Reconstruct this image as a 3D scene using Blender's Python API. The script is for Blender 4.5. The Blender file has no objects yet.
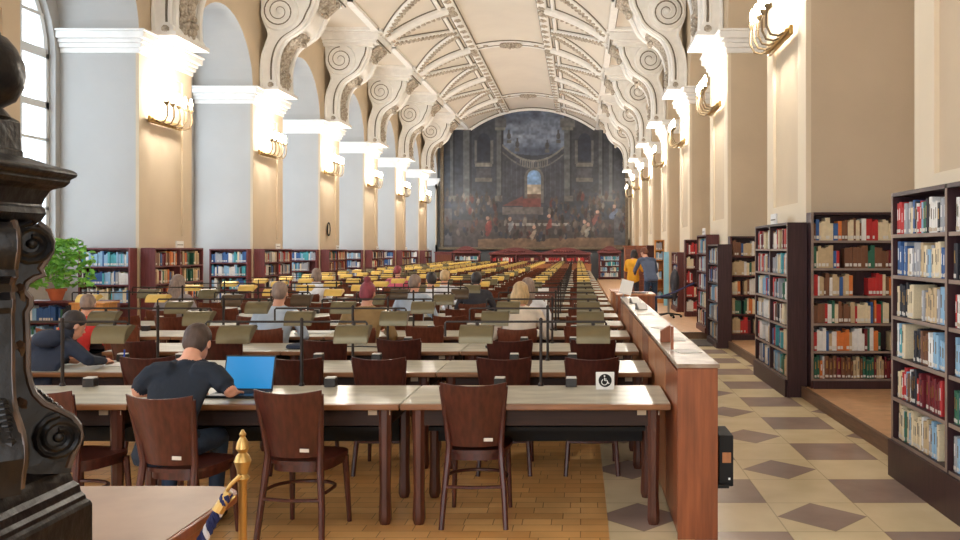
import bpy, math, random
import numpy as np
from mathutils import Vector, Matrix, Euler
random.seed(11)
C = bpy.context.scene.collection
PI = math.pi
R = math.radians

# ------------------------------------------------------------------ materials
def M(name, c, rough=.5, metal=0, var=.12, scale=6, stretch=(1, 1, 1), bump=0, emit=None, es=1, spec=.5, coat=0, c2=None, detail=4, bscale=None):
    m = bpy.data.materials.new(name); m.use_nodes = True
    nt = m.node_tree; b = nt.nodes['Principled BSDF']
    b.inputs['Roughness'].default_value = rough; b.inputs['Metallic'].default_value = metal
    b.inputs['Specular IOR Level'].default_value = spec
    if coat: b.inputs['Coat Weight'].default_value = coat; b.inputs['Coat Roughness'].default_value = .15
    c = (*c, 1)
    tc = nt.nodes.new('ShaderNodeTexCoord'); mp = nt.nodes.new('ShaderNodeMapping')
    mp.inputs['Scale'].default_value = stretch
    nt.links.new(tc.outputs['Object'], mp.inputs['Vector'])
    n = nt.nodes.new('ShaderNodeTexNoise'); n.inputs['Scale'].default_value = scale; n.inputs['Detail'].default_value = detail
    nt.links.new(mp.outputs['Vector'], n.inputs['Vector'])
    r = nt.nodes.new('ShaderNodeValToRGB')
    r.color_ramp.elements[0].position = .3; r.color_ramp.elements[1].position = .7
    d = c2 if c2 else tuple(x*(1-var) for x in c[:3])
    u = c[:3] if c2 else tuple(min(1, x*(1+var)) for x in c[:3])
    r.color_ramp.elements[0].color = (*d, 1); r.color_ramp.elements[1].color = (*u, 1)
    nt.links.new(n.outputs['Fac'], r.inputs['Fac']); nt.links.new(r.outputs['Color'], b.inputs['Base Color'])
    if bump:
        n2 = n
        if bscale:
            n2 = nt.nodes.new('ShaderNodeTexNoise'); n2.inputs['Scale'].default_value = bscale; n2.inputs['Detail'].default_value = 6
            nt.links.new(mp.outputs['Vector'], n2.inputs['Vector'])
        bp = nt.nodes.new('ShaderNodeBump'); bp.inputs['Strength'].default_value = bump; bp.inputs['Distance'].default_value = .02
        nt.links.new(n2.outputs['Fac'], bp.inputs['Height']); nt.links.new(bp.outputs['Normal'], b.inputs['Normal'])
    if emit:
        b.inputs['Emission Color'].default_value = (*emit, 1); b.inputs['Emission Strength'].default_value = es
    return m

def srgb(r, g, b):
    f = lambda v: (v/255/12.92) if v/255 <= .04045 else ((v/255+.055)/1.055)**2.4
    return (f(r), f(g), f(b))

def wood(name, c, rough=.4, var=.3, axis=2, coat=0, scale=5):
    st = [9, 9, 9]; st[axis] = .7
    return M(name, c, rough, var=var, scale=scale, stretch=tuple(st), detail=6, coat=coat)

m_wall = M('ochre_plaster', srgb(206, 188, 162), .85, var=.05, scale=1.3, bump=.12, bscale=30)
m_wall_grey = M('pale_plaster', srgb(184, 182, 179), .85, var=.04, scale=1.1, bump=.12, bscale=30)
m_wall_cream = M('cream_plaster', srgb(228, 214, 190), .85, var=.04, scale=1.1, bump=.1, bscale=30)
m_white = M('white_stucco', srgb(244, 243, 240), .7, var=.05, scale=5, bump=.25, bscale=26)
m_mottled = M('mottled_stucco', srgb(216, 206, 190), .7, scale=16, c2=srgb(138, 126, 112), bump=.8, bscale=30, detail=8)  # ornament stucco, off-white mottled with grey-brown noise
m_vault = M('vault_plaster', srgb(226, 219, 208), .9, var=.04, scale=.8, bump=.1, bscale=20)
m_line = M('crease_shade_and_print', srgb(120, 112, 100), .8, var=.2)  # dark crease shade drawn beside stucco bands; also print on books and cards
m_chair = wood('dark_beech', srgb(74, 34, 26), .4, .35, 2, coat=.15)
m_chair_r = wood('red_beech', srgb(112, 60, 42), .36, .3, 2, coat=.2)
m_desktop = M('worn_desktop', srgb(178, 174, 156), .36, var=.22, scale=4.2, stretch=(1, 2.4, 1), detail=8, bump=.05, coat=.12)
m_oak = wood('oak_lipping', srgb(128, 84, 48), .38, .3, 0, coat=.2)
m_oak_leg = wood('dark_oak_leg', srgb(84, 44, 30), .4, .35, 2, coat=.2)
m_apron = wood('dark_apron', srgb(44, 24, 17), .7, .3, 0)
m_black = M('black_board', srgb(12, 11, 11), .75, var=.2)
m_counter = wood('cherry_panel', srgb(138, 76, 44), .38, .32, 2, coat=.2, scale=3)
m_counter2 = wood('pale_cherry_panel', srgb(176, 116, 76), .4, .22, 2, coat=.15, scale=3)
m_countertop = M('worn_counter_top', srgb(184, 172, 158), .4, var=.2, scale=7, detail=10, c2=srgb(120, 94, 72), coat=.1)
m_shelf = wood('mahogany_shelf', srgb(88, 38, 36), .45, .3, 2)
m_shelf_dark = wood('ebony_stained_shelf', srgb(58, 34, 38), .45, .3, 2)
m_shelf_edge = M('grey_worn_shelf_edge', srgb(140, 122, 112), .5, var=.2)
m_shelf_left = wood('plum_stained_shelf', srgb(112, 58, 60), .5, .25, 2)
m_orange = wood('honey_pine', srgb(206, 140, 70), .5, .2, 2)
m_metal = M('bronze_tube', srgb(48, 40, 36), .45, metal=.4, var=.2)
m_shade = M('olive_brass_shade', srgb(112, 102, 74), .34, metal=.35, var=.12, scale=8)
m_shade_lit = M('lampshade_painted_lit', srgb(232, 196, 106), .3, metal=.25, var=.1, scale=8)  # lit copy of the olive lampshade: reflected glow put into the colour
m_shade_d = M('darker_lampshade', srgb(84, 68, 50), .34, metal=.4, var=.12, scale=8)  # same lampshade in a darker brown
m_brass = M('brass', srgb(190, 156, 96), .35, metal=.9, var=.12)
m_steel = M('steel', srgb(150, 150, 150), .3, metal=.8, var=.05)
m_socket = M('socket_cube', srgb(44, 40, 38), .4, var=.1)
m_sockettop = M('socket_cap', srgb(216, 212, 204), .4, var=.05)
m_paper = M('paper', srgb(238, 238, 236), .8, var=.03)
m_tag = M('tag_plate', srgb(190, 172, 146), .5, var=.1)
m_blackwood = M('black_carved_wood', srgb(20, 16, 16), .34, c2=srgb(7, 6, 8), scale=7, detail=8, bump=.35, bscale=14, coat=.08, spec=.3)
m_blackwear = M('worn_carved_wood', srgb(84, 62, 46), .35, c2=srgb(18, 14, 13), scale=9, detail=8, bump=.3)
m_bulb = M('lit_bulb', (1, .93, .8), .5, emit=(1, .86, .66), es=30, var=.01)
m_frame_win = M('white_window_paint', srgb(225, 228, 228), .5, var=.03)
m_frame_pic = M('dull_gilt_frame', srgb(112, 98, 78), .5, var=.25, scale=12)
m_leaf = M('leaf_green', srgb(150, 214, 96), .5, c2=srgb(84, 156, 58), scale=14)
m_pot = M('terracotta', srgb(196, 104, 66), .8, var=.1)
m_soil = M('soil', srgb(60, 44, 34), .95, var=.3, scale=40)
m_skin = M('skin', srgb(214, 158, 132), .55, var=.05, scale=12)
m_hair_brown = M('brown_hair', srgb(70, 54, 46), .6, var=.4, scale=30, stretch=(1, 1, .15), bump=.5)
m_hair_blond = M('blond_hair', srgb(196, 166, 122), .55, var=.3, scale=30, stretch=(1, 1, .15), bump=.5)
m_hair_red = M('magenta_hair', srgb(136, 54, 66), .55, var=.3, scale=30, stretch=(1, 1, .15), bump=.5)
m_hair_dark = M('dark_hair', srgb(42, 36, 38), .55, var=.4, scale=30, stretch=(1, 1, .15), bump=.5)
m_hair_ash = M('ash_hair', srgb(140, 120, 108), .6, var=.3, scale=30, stretch=(1, 1, .15), bump=.5)
m_hair_auburn = M('auburn_hair', srgb(120, 68, 44), .55, var=.3, scale=30, bump=.5)
def cloth(n, c): return M(n, srgb(*c), .85, var=.1, scale=9, bump=.3, bscale=22)
m_navy = cloth('navy_cotton', (22, 32, 46)); m_jeans = cloth('denim', (44, 62, 88)); m_hood = cloth('navy_fleece', (36, 44, 62))
m_shirt_w = cloth('cream_cotton', (226, 214, 198)); m_pale = cloth('pale_blue_cotton', (176, 190, 206)); m_redc = cloth('red_fabric', (206, 52, 48))
m_mustard = cloth('mustard_knit', (232, 168, 44)); m_slate = cloth('slate_blue_shirt', (86, 98, 124)); m_olive = cloth('olive_check', (150, 122, 80))
m_darkc = cloth('charcoal_cloth', (52, 52, 60)); m_whitec = cloth('white_cotton', (232, 234, 240)); m_greyc = cloth('grey_wool', (150, 144, 146)); m_pinkc = cloth('pink_fabric', (206, 96, 120))
m_screen = M('blue_screen', (.02, .1, .3), .3, emit=srgb(20, 120, 170), es=.62, var=.02)
m_laptop = M('dark_laptop', srgb(30, 34, 44), .4, var=.1)
m_rope_b = M('navy_rope', srgb(28, 36, 84), .8, var=.2, scale=20)
m_rope_w = M('white_rope', srgb(214, 212, 220), .8, var=.1, scale=20)
m_blue = M('blue_plastic', srgb(40, 80, 190), .4, var=.05)
m_sky = M('sky_blue_board', srgb(140, 200, 226), .5, var=.08)
m_stone = M('grey_wall_paint', srgb(96, 100, 104), .8, var=.1, scale=2)
m_mat = M('rubber_mat', srgb(62, 52, 46), .8, var=.2, scale=20)
m_cork = M('cork_floor', srgb(206, 164, 124), .5, var=.12, scale=8)
m_curb = wood('worn_curb_wood', srgb(110, 84, 66), .5, .25, 1)

# floor: inlaid stone tiles
def tile_mat():
    m = bpy.data.materials.new('inlaid_stone_tiles'); m.use_nodes = True
    nt = m.node_tree; b = nt.nodes['Principled BSDF']; L = nt.links.new
    tc = nt.nodes.new('ShaderNodeTexCoord'); sx = nt.nodes.new('ShaderNodeSeparateXYZ'); L(tc.outputs['Object'], sx.inputs[0])
    def mt(op, a, bb=None, c=None):
        n = nt.nodes.new('ShaderNodeMath'); n.operation = op
        for i, v in enumerate((a, bb, c)):
            if v is None: continue
            if isinstance(v, (int, float)): n.inputs[i].default_value = v
            else: L(v, n.inputs[i])
        return n.outputs[0]
    u = mt('FRACT', mt('DIVIDE', mt('ADD', sx.outputs['X'], -1.53+115), 1.15))
    v = mt('FRACT', mt('DIVIDE', mt('ADD', sx.outputs['Y'], -5.57+120), 1.2))
    au = mt('ABSOLUTE', mt('SUBTRACT', u, .5)); av = mt('ABSOLUTE', mt('SUBTRACT', v, .5))
    sq = mt('MULTIPLY', mt('LESS_THAN', au, .25), mt('LESS_THAN', av, .25))
    du = mt('SUBTRACT', .5, au); dv = mt('SUBTRACT', .5, av)
    dia = mt('LESS_THAN', mt('ADD', du, dv), .245)
    mask = mt('MAXIMUM', sq, dia)
    # thin seams between the cream slabs
    s1 = mt('LESS_THAN', mt('ABSOLUTE', mt('SUBTRACT', au, .25)), .004)
    s2 = mt('LESS_THAN', mt('ABSOLUTE', mt('SUBTRACT', av, .25)), .004)
    s3 = mt('LESS_THAN', mt('ABSOLUTE', mt('SUBTRACT', mt('ADD', du, dv), .245)), .005)
    seam = mt('MULTIPLY', mt('MAXIMUM', mt('MAXIMUM', s1, s2), s3), .35)
    n = nt.nodes.new('ShaderNodeTexNoise'); n.inputs['Scale'].default_value = 2.2; n.inputs['Detail'].default_value = 8
    L(tc.outputs['Object'], n.inputs['Vector'])
    def ramp(a, c):
        r = nt.nodes.new('ShaderNodeValToRGB'); r.color_ramp.elements[0].position = .3; r.color_ramp.elements[1].position = .7
        r.color_ramp.elements[0].color = (*a, 1); r.color_ramp.elements[1].color = (*c, 1); L(n.outputs['Fac'], r.inputs['Fac']); return r.outputs[0]
    ca = ramp(srgb(222, 204, 164), srgb(244, 228, 190)); cb = ramp(srgb(152, 132, 122), srgb(176, 156, 144))
    mx = nt.nodes.new('ShaderNodeMix'); mx.data_type = 'RGBA'; L(mask, mx.inputs[0]); L(ca, mx.inputs[6]); L(cb, mx.inputs[7])
    m2 = nt.nodes.new('ShaderNodeMix'); m2.data_type = 'RGBA'; L(seam, m2.inputs[0]); L(mx.outputs[2], m2.inputs[6]); m2.inputs[7].default_value = (*srgb(110, 90, 70), 1)
    L(m2.outputs[2], b.inputs['Base Color']); b.inputs['Roughness'].default_value = .2
    b.inputs['Specular IOR Level'].default_value = .45
    n2 = nt.nodes.new('ShaderNodeTexNoise'); n2.inputs['Scale'].default_value = 5; L(tc.outputs['Object'], n2.inputs['Vector'])
    bp = nt.nodes.new('ShaderNodeBump'); bp.inputs['Strength'].default_value = .08; L(n2.outputs['Fac'], bp.inputs['Height']); L(bp.outputs[0], b.inputs['Normal'])
    return m
m_tile = tile_mat()

def parquet_mat():
    m = bpy.data.materials.new('oak_parquet'); m.use_nodes = True
    nt = m.node_tree; b = nt.nodes['Principled BSDF']; L = nt.links.new
    tc = nt.nodes.new('ShaderNodeTexCoord')
    br = nt.nodes.new('ShaderNodeTexBrick'); L(tc.outputs['Object'], br.inputs['Vector'])
    br.inputs['Scale'].default_value = 1; br.inputs['Brick Width'].default_value = .3; br.inputs['Row Height'].default_value = .12
    br.inputs['Mortar Size'].default_value = .003; br.inputs['Bias'].default_value = 0; br.offset = .37; br.squash = .6; br.squash_frequency = 3
    br.inputs['Color1'].default_value = (*srgb(246, 200, 136), 1); br.inputs['Color2'].default_value = (*srgb(222, 170, 108), 1)
    br.inputs['Mortar'].default_value = (*srgb(160, 112, 66), 1)
    n = nt.nodes.new('ShaderNodeTexNoise'); n.inputs['Scale'].default_value = 3; n.inputs['Detail'].default_value = 8; L(tc.outputs['Object'], n.inputs['Vector'])
    r = nt.nodes.new('ShaderNodeValToRGB'); r.color_ramp.elements[0].color = (.7, .68, .66, 1); r.color_ramp.elements[1].color = (1.15, 1.1, 1, 1)
    L(n.outputs['Fac'], r.inputs['Fac'])
    mx = nt.nodes.new('ShaderNodeMix'); mx.data_type = 'RGBA'; mx.blend_type = 'MULTIPLY'; mx.inputs[0].default_value = 1
    L(br.outputs['Color'], mx.inputs[6]); L(r.outputs[0], mx.inputs[7]); L(mx.outputs[2], b.inputs['Base Color'])
    b.inputs['Roughness'].default_value = .28
    return m
m_parquet = parquet_mat()

def glass_mat():
    m = bpy.data.materials.new('window_glass'); m.use_nodes = True
    nt = m.node_tree; nt.nodes.remove(nt.nodes['Principled BSDF'])
    t = nt.nodes.new('ShaderNodeBsdfTransparent'); t.inputs[0].default_value = (.93, .97, 1, 1)
    g = nt.nodes.new('ShaderNodeBsdfGlossy'); g.inputs['Roughness'].default_value = .03
    x = nt.nodes.new('ShaderNodeMixShader'); x.inputs[0].default_value = .05; nt.links.new(t.outputs[0], x.inputs[1]); nt.links.new(g.outputs[0], x.inputs[2])
    nt.links.new(x.outputs[0], nt.nodes['Material Output'].inputs[0]); return m
m_glass = glass_mat()

# ------------------------------------------------------------------ mesh builder
class MB:
    def __init__(s): s.v = []; s.f = []; s.m = []; s.mats = []
    def mi(s, m):
        if m not in s.mats: s.mats.append(m)
        return s.mats.index(m)
    def add(s, vs, fs, m, T=None):
        o = len(s.v); k = s.mi(m)
        for p in vs:
            s.v.append(tuple(T @ Vector(p)) if T else tuple(p))
        for f in fs: s.f.append([i+o for i in f]); s.m.append(k)
        return s
    def box(s, x0, x1, y0, y1, z0, z1, m, T=None):
        vs = [(x, y, z) for z in (z0, z1) for y in (y0, y1) for x in (x0, x1)]
        return s.add(vs, [(0, 2, 3, 1), (4, 5, 7, 6), (0, 1, 5, 4), (2, 6, 7, 3), (0, 4, 6, 2), (1, 3, 7, 5)], m, T)
    def tube(s, pts, r, m, n=8, T=None, cap=True, closed=False, flat=None):
        pts = [Vector(p) for p in pts]; N = len(pts)
        rs = r if isinstance(r, (list, tuple)) else [r]*N
        vs = []; fs = []; up = None
        for i, p in enumerate(pts):
            if closed: t = (pts[(i+1) % N]-pts[i-1])
            else: t = pts[min(i+1, N-1)]-pts[max(i-1, 0)]
            t = t.normalized() if t.length > 1e-9 else Vector((0, 0, 1))
            if up is None:
                up = Vector((0, 0, 1)) if abs(t.z) < .9 else Vector((1, 0, 0))
            a = t.cross(up).normalized(); b = a.cross(t).normalized(); up = b
            ra = rs[i]; rb = rs[i] if flat is None else rs[i]*flat
            for j in range(n):
                w = 2*PI*(j+.5)/n
                vs.append(p+a*math.cos(w)*ra+b*math.sin(w)*rb)
        for i in range(N if closed else N-1):
            i2 = (i+1) % N
            for j in range(n):
                fs.append((i*n+j, i*n+(j+1) % n, i2*n+(j+1) % n, i2*n+j))
        if cap and not closed:
            fs.append(tuple(range(n))[::-1]); fs.append(tuple((N-1)*n+j for j in range(n)))
        return s.add(vs, fs, m, T)
    def lathe(s, prof, m, n=16, c=(0, 0, 0), T=None):
        vs = []; fs = []
        for (r, z) in prof:
            for j in range(n):
                w = 2*PI*j/n; vs.append((c[0]+r*math.cos(w), c[1]+r*math.sin(w), c[2]+z))
        for i in range(len(prof)-1):
            for j in range(n): fs.append((i*n+j, i*n+(j+1) % n, (i+1)*n+(j+1) % n, (i+1)*n+j))
        fs.append(tuple(range(n))[::-1]); fs.append(tuple((len(prof)-1)*n+j for j in range(n)))
        return s.add(vs, fs, m, T)
    def prism(s, poly, ax, a, b, m, T=None):
        """poly in the other two axes, in xyz order, extruded along ax from a to b"""
        n = len(poly); vs = []
        for h in (a, b):
            for (p, q) in poly:
                vs.append({'x': (h, p, q), 'y': (p, h, q), 'z': (p, q, h)}[ax])
        fs = [tuple(range(n)), tuple(range(2*n-1, n-1, -1))]+[(i, i+n, (i+1) % n+n, (i+1) % n) for i in range(n)]
        return s.add(vs, fs, m, T)
    def ell(s, c, r, m, u=10, v=7, rot=None, T=None):
        vs = []; fs = []; Rm = Euler(rot).to_matrix() if rot else None
        for i in range(1, v):
            ph = PI*i/v
            for j in range(u):
                th = 2*PI*j/u
                vs.append(Vector((r[0]*math.sin(ph)*math.cos(th), r[1]*math.sin(ph)*math.sin(th), r[2]*math.cos(ph))))
        vs += [Vector((0, 0, r[2])), Vector((0, 0, -r[2]))]
        if Rm: vs = [Rm @ p for p in vs]
        vs = [p+Vector(c) for p in vs]
        for i in range(v-2):
            for j in range(u): fs.append((i*u+j, (i+1)*u+j, (i+1)*u+(j+1) % u, i*u+(j+1) % u))
        t = (v-1)*u
        for j in range(u):
            fs.append((t, j, (j+1) % u)); fs.append((t+1, (v-2)*u+(j+1) % u, (v-2)*u+j))
        return s.add(vs, fs, m, T)
    def loft(s, rings, m, n=16, T=None):
        """rings: (centre, rx, ry, tilt about x) -> closed body"""
        vs = []; fs = []
        for (c, rx, ry, tl) in rings:
            for j in range(n):
                w = 2*PI*j/n; e = .85
                x = rx*math.copysign(abs(math.cos(w))**e, math.cos(w)); y = ry*math.copysign(abs(math.sin(w))**e, math.sin(w))
                vs.append((c[0]+x, c[1]+y*math.cos(tl), c[2]+y*math.sin(tl)))
        for i in range(len(rings)-1):
            for j in range(n): fs.append((i*n+j, i*n+(j+1) % n, (i+1)*n+(j+1) % n, (i+1)*n+j))
        fs.append(tuple(range(n))[::-1]); fs.append(tuple((len(rings)-1)*n+j for j in range(n)))
        return s.add(vs, fs, m, T)
    def mesh(s, name, smooth=35):
        me = bpy.data.meshes.new(name); me.from_pydata(s.v, [], s.f)
        for m in s.mats: me.materials.append(m)
        me.polygons.foreach_set('material_index', s.m)
        import bmesh
        bm = bmesh.new(); bm.from_mesh(me); bmesh.ops.recalc_face_normals(bm, faces=bm.faces)
        if smooth:
            a = R(smooth)
            for f in bm.faces: f.smooth = True
            for e in bm.edges:
                if len(e.link_faces) == 2: e.smooth = e.calc_face_angle(0) < a
        bm.to_mesh(me); bm.free(); me.update(); return me
    def build(s, name, parent=None, smooth=35, bev=0, loc=None):
        o = bpy.data.objects.new(name, s.mesh(name, smooth)); C.objects.link(o)
        if parent: o.parent = parent
        if loc: o.location = loc
        if bev:
            b = o.modifiers.new('bevel', 'BEVEL'); b.width = bev; b.segments = 2; b.limit_method = 'ANGLE'; b.angle_limit = R(40)
        return o

def tag(o, label=None, cat=None, group=None, kind=None):
    if label: o['label'] = label
    if cat: o['category'] = cat
    if group: o['group'] = group
    if kind: o['kind'] = kind
    return o
def thing(name, label, cat, loc=(0, 0, 0), rz=0, group=None):
    o = bpy.data.objects.new(name, None); C.objects.link(o); o.location = loc; o.rotation_euler = (0, 0, rz)
    o.empty_display_size = .1
    return tag(o, label, cat, group)
def kids(o): return [c for c in C.objects if c.parent == o]
KC = {}
def dup(o, loc, rz, label, group=None, parent=None):
    if o.name not in KC: KC[o.name] = kids(o)
    c = o.copy(); C.objects.link(c)
    if parent is None: c.location = loc; c.rotation_euler = (0, 0, rz); c['label'] = label
    else: c.parent = parent
    if group: c['group'] = group
    for k in KC[o.name]: dup(k, None, None, None, None, c)
    return c
def struct(o): o['kind'] = 'structure'; return o

ORD = ['first', 'second', 'third', 'fourth', 'fifth', 'sixth', 'seventh', 'eighth', 'ninth', 'tenth', 'eleventh', 'twelfth', 'thirteenth', 'fourteenth', 'fifteenth', 'sixteenth', 'seventeenth', 'eighteenth', 'nineteenth', 'twentieth', 'twenty-first', 'twenty-second', 'twenty-third', 'twenty-fourth', 'twenty-fifth', 'twenty-sixth', 'twenty-seventh', 'twenty-eighth', 'twenty-ninth', 'thirtieth', 'thirty-first', 'thirty-second', 'thirty-third', 'thirty-fourth', 'thirty-fifth', 'thirty-sixth', 'thirty-seventh', 'thirty-eighth', 'thirty-ninth', 'fortieth']

# ------------------------------------------------------------------ camera
F0, VX, VY = 880., 580.5, 249.5
cam = bpy.data.cameras.new('camera'); co = bpy.data.objects.new('camera', cam); C.objects.link(co)
bpy.context.scene.camera = co
co.location = (0, 0, 1.69); co.rotation_euler = (PI/2, 0, 0)
cam.sensor_width = 36; cam.lens = 36*F0/960; cam.shift_x = -(VX-480)/960; cam.shift_y = -(270-VY)/960
cam.clip_end = 200
def PX(x, y, Y):  # point of a photo pixel at a depth
    return Vector(((x-VX)*Y/F0, Y, 1.69-(y-VY)*Y/F0))

# ------------------------------------------------------------------ the hall
XL, XR, CX = -7.8, 2.6, -2.6
YP = [10.15+5.4*k for k in range(-2, 8)]      # near face of each pier (index 2 is the first right pier in view)
PL = 2.1; YF = 48.0; YB = -3.0
ZC = 5.5; ZS = 8.3; ZA = 9.4; RH = 5.8; RD = 1.4
def vault_z(s):
    s = abs(s)
    return ZS if s >= 3.4 else ZA-RH+math.sqrt(RH*RH-s*s)

# floor
def quad(mb, x0, x1, y0, y1, z, m): mb.add([(x0, y0, z), (x1, y0, z), (x1, y1, z), (x0, y1, z)], [(0, 1, 2, 3)], m)
f = MB(); f.box(XL-RD, .17, YB, YF, -.1, 0, m_parquet); f.box(.17, XR-.06, YB, 16.7, -.1, 0, m_tile); f.box(.17, XR-.06, 16.7, YF, -.1, 0, m_parquet)
struct(f.build('floor', smooth=0))
f = MB(); f.box(XR-.04, XR+RD, YB, YF, -.1, .12, m_cork); f.box(XR-.08, XR-.04, YB, 16.7, -.1, .13, m_curb)
f.box(.9, XR-.04, 16.7, YF, .0, .12, m_cork); f.box(.9, XR-.04, 16.64, 16.7, 0, .125, m_curb)
struct(f.build('trim_1', smooth=0))

def wall_side(name, side):
    xw = XL if side < 0 else XR
    w = MB(); s = side
    def bx(u0, u1, y0, y1, z0, z1, m):   # u = distance outwards from the hall face
        a, b = sorted((xw+s*u0, xw+s*u1)); w.box(a, b, y0, y1, z0, z1, m)
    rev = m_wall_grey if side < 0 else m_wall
    z0 = 0 if side < 0 else .12
    for y in YP:
        y1 = min(y+PL, YF)
        bx(.06, RD, y+.002, y1-.002, z0, ZC-.28, rev)
        bx(.04, .06, y, y1, z0, ZC-.28, m_wall)
        # raised margins leave a recessed panel on the hall face
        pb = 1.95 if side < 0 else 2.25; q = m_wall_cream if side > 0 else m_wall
        bx(0, .06, y-.001, y+.38, z0, ZC-.28, q); bx(0, .06, y1-.38, y1+.001, z0, ZC-.28, q)
        bx(0, .06, y+.38, y1-.38, z0, pb, q); bx(0, .06, y+.38, y1-.38, ZC-.55, ZC-.28, q)
    # wall above the springing with an arched opening to each bay
    edges = [YB]+[v for y in YP for v in (y, y+PL)]
    for i, y in enumerate(YP):
        y1 = min(y+PL, YF)
        bx(0, RD, y, y1, ZC-.02, ZS+.3, m_wall)
        if i < len(YP)-1:
            a, b = y+PL, YP[i+1]; c = (a+b)/2; r = (b-a)/2; N = 20
            for j in range(N):
                t0, t1 = PI*j/N, PI*(j+1)/N
                ya, yb = c-r*math.cos(t0), c-r*math.cos(t1); za, zb = ZC+r*math.sin(t0)*.94, ZC+r*math.sin(t1)*.94
                X0, X1 = xw, xw+s*RD
                w.add([(X0, ya, za), (X0, yb, zb), (X0, yb, ZS+.3), (X0, ya, ZS+.3)], [(0, 1, 2, 3)], m_wall)
                w.add([(X0, ya, za), (X0, yb, zb), (X1, yb, zb), (X1, ya, za)], [(0, 1, 2, 3)], rev)
    # back wall of the bays; the left one is pierced by windows
    for i in range(len(YP)-1):
        a, b = YP[i]+PL, YP[i+1]
        if side > 0: bx(RD, RD+.2, a-.2, b+.2, z0, ZC+2, m_wall)
        else:
            c = (a+b)/2; h = 1.52
            bx(RD, RD+.3, a-.2, c-h, 0, ZC+2, rev); bx(RD, RD+.3, c+h, b+.2, 0, ZC+2, rev)
            bx(RD, RD+.3, c-h, c+h, 0, 1.3, rev)
            N = 16
            for j in range(N):
                t0, t1 = PI*j/N, PI*(j+1)/N
                ya, yb = c-h*math.cos(t0), c-h*math.cos(t1); za, zb = 5.1+h*math.sin(t0), 5.1+h*math.sin(t1)
                for X in (xw-RD, xw-RD-.3):
                    w.add([(X, ya, za), (X, yb, zb), (X, yb, ZC+2), (X, ya, ZC+2)], [(0, 1, 2, 3)], rev)
                w.add([(xw-RD, ya, za), (xw-RD, yb, zb), (xw-RD-.3, yb, zb), (xw-RD-.3, ya, za)], [(0, 1, 2, 3)], rev)
    return struct(w.build(name, smooth=20))
wall_side('wall_left', -1); wall_side('wall_right', 1)
w = MB(); w.box(XL-RD, XR+RD, YF, YF+.3, 0, ZA+.6, m_stone); struct(w.build('wall_far', smooth=0))
# the wall behind the photographer; its tall opening is added for frontal fill
w = MB(); w.box(XL-RD, CX-2.5, YB-.3, YB, 0, ZA+.6, m_wall); w.box(CX+2.5, XR+RD, YB-.3, YB, 0, ZA+.6, m_wall); w.box(CX-2.5, CX+2.5, YB-.3, YB, 5.5, ZA+.6, m_wall)
struct(w.build('wall_back', smooth=0))
# ceiling
w = MB(); prof = []
N = 36
for i in range(N+1):
    s = -3.4+6.8*i/N; prof.append((CX+s, vault_z(s)))
prof = [(XL-.3, ZS)]+prof+[(XR+.3, ZS)]
n = len(prof); vs = [(x, YB, z) for x, z in prof]+[(x, YF, z) for x, z in prof]+[(x, YB, z+.3) for x, z in prof]+[(x, YF, z+.3) for x, z in prof]
fs = [(i, i+1, n+i+1, n+i) for i in range(n-1)]+[(2*n+i, 2*n+i+1, 3*n+i+1, 3*n+i) for i in range(n-1)]
fs += [(0, n, 3*n, 2*n), (n-1, 2*n-1, 4*n-1, 3*n-1)]
w.add(vs, fs, m_vault); struct(w.build('ceiling', smooth=25))

# cornices round every pier (trim)
tn = [1]
def trim(mb, **k):
    tn[0] += 1; return struct(mb.build('trim_%d' % tn[0], **k))
for side in (-1, 1):
    xw = XL if side < 0 else XR
    for i, y in enumerate(YP):
        y1 = min(y+PL, YF)
        w = MB()
        for p, z0, z1 in ((.03, ZC-.34, ZC-.25), (.07, ZC-.25, ZC-.17), (.1, ZC-.17, ZC-.1), (.16, ZC-.1, ZC+.02), (.19, ZC+.02, ZC+.06)):
            a, b = sorted((xw-side*p, xw+side*(RD-.01))); w.box(a, b, y-p, min(y1+p, YF-.01), z0, z1, m_white)
        trim(w, smooth=0, bev=.015)
m_desktop2 = M('worn_brown_top', srgb(168, 142, 122), .42, var=.16, scale=3, detail=8)
SCONCE, SCOL, SKYC, SKYS, EXPO = 125, (1, .93, .83), (.88, .94, 1.), 3.2, 0.74; m_sconce = M('aged_bronze_sconce', srgb(120, 104, 80), .4, metal=.5, var=.2)
# ------------------------------------------------------------------ stucco consoles, slabs and ribs
def arc_pts(p0, p1, bul, n=10):
    return [(p0[0]+(p1[0]-p0[0])*t, p0[1]+(p1[1]-p0[1])*t) for t in [i/n for i in range(n+1)]]
def spiral(cu, cz, r0, turns=2.6, n=46, start=PI/2, dirn=1):
    out = []
    for i in range(n+1):
        t = i/n; r = r0*(1-t)**.85+.02; a = start+dirn*turns*2*PI*t
        out.append((cu+r*math.cos(a), cz+r*math.sin(a)))
    return out
def smooth_path(p, it=2):
    for _ in range(it):
        q = [p[0]]
        for a, b in zip(p[:-1], p[1:]):
            q.append((a[0]*.75+b[0]*.25, a[1]*.75+b[1]*.25)); q.append((a[0]*.25+b[0]*.75, a[1]*.25+b[1]*.75))
        p = q+[p[-1]]
    return p
OUT = smooth_path([(.36, 5.58), (.34, 6.0), (.36, 6.35), (.46, 6.66), (.62, 6.86), (.9, 7.02), (1.1, 7.2), (1.2, 7.45), (1.3, 7.62), (1.34, 7.9)], 1)
BACK = smooth_path([(.02, 5.58), (.0, 6.0), (.03, 6.4), (.14, 6.7), (.22, 6.92), (.14, 7.1), (.05, 7.3), (.02, 7.9)], 1)
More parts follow.
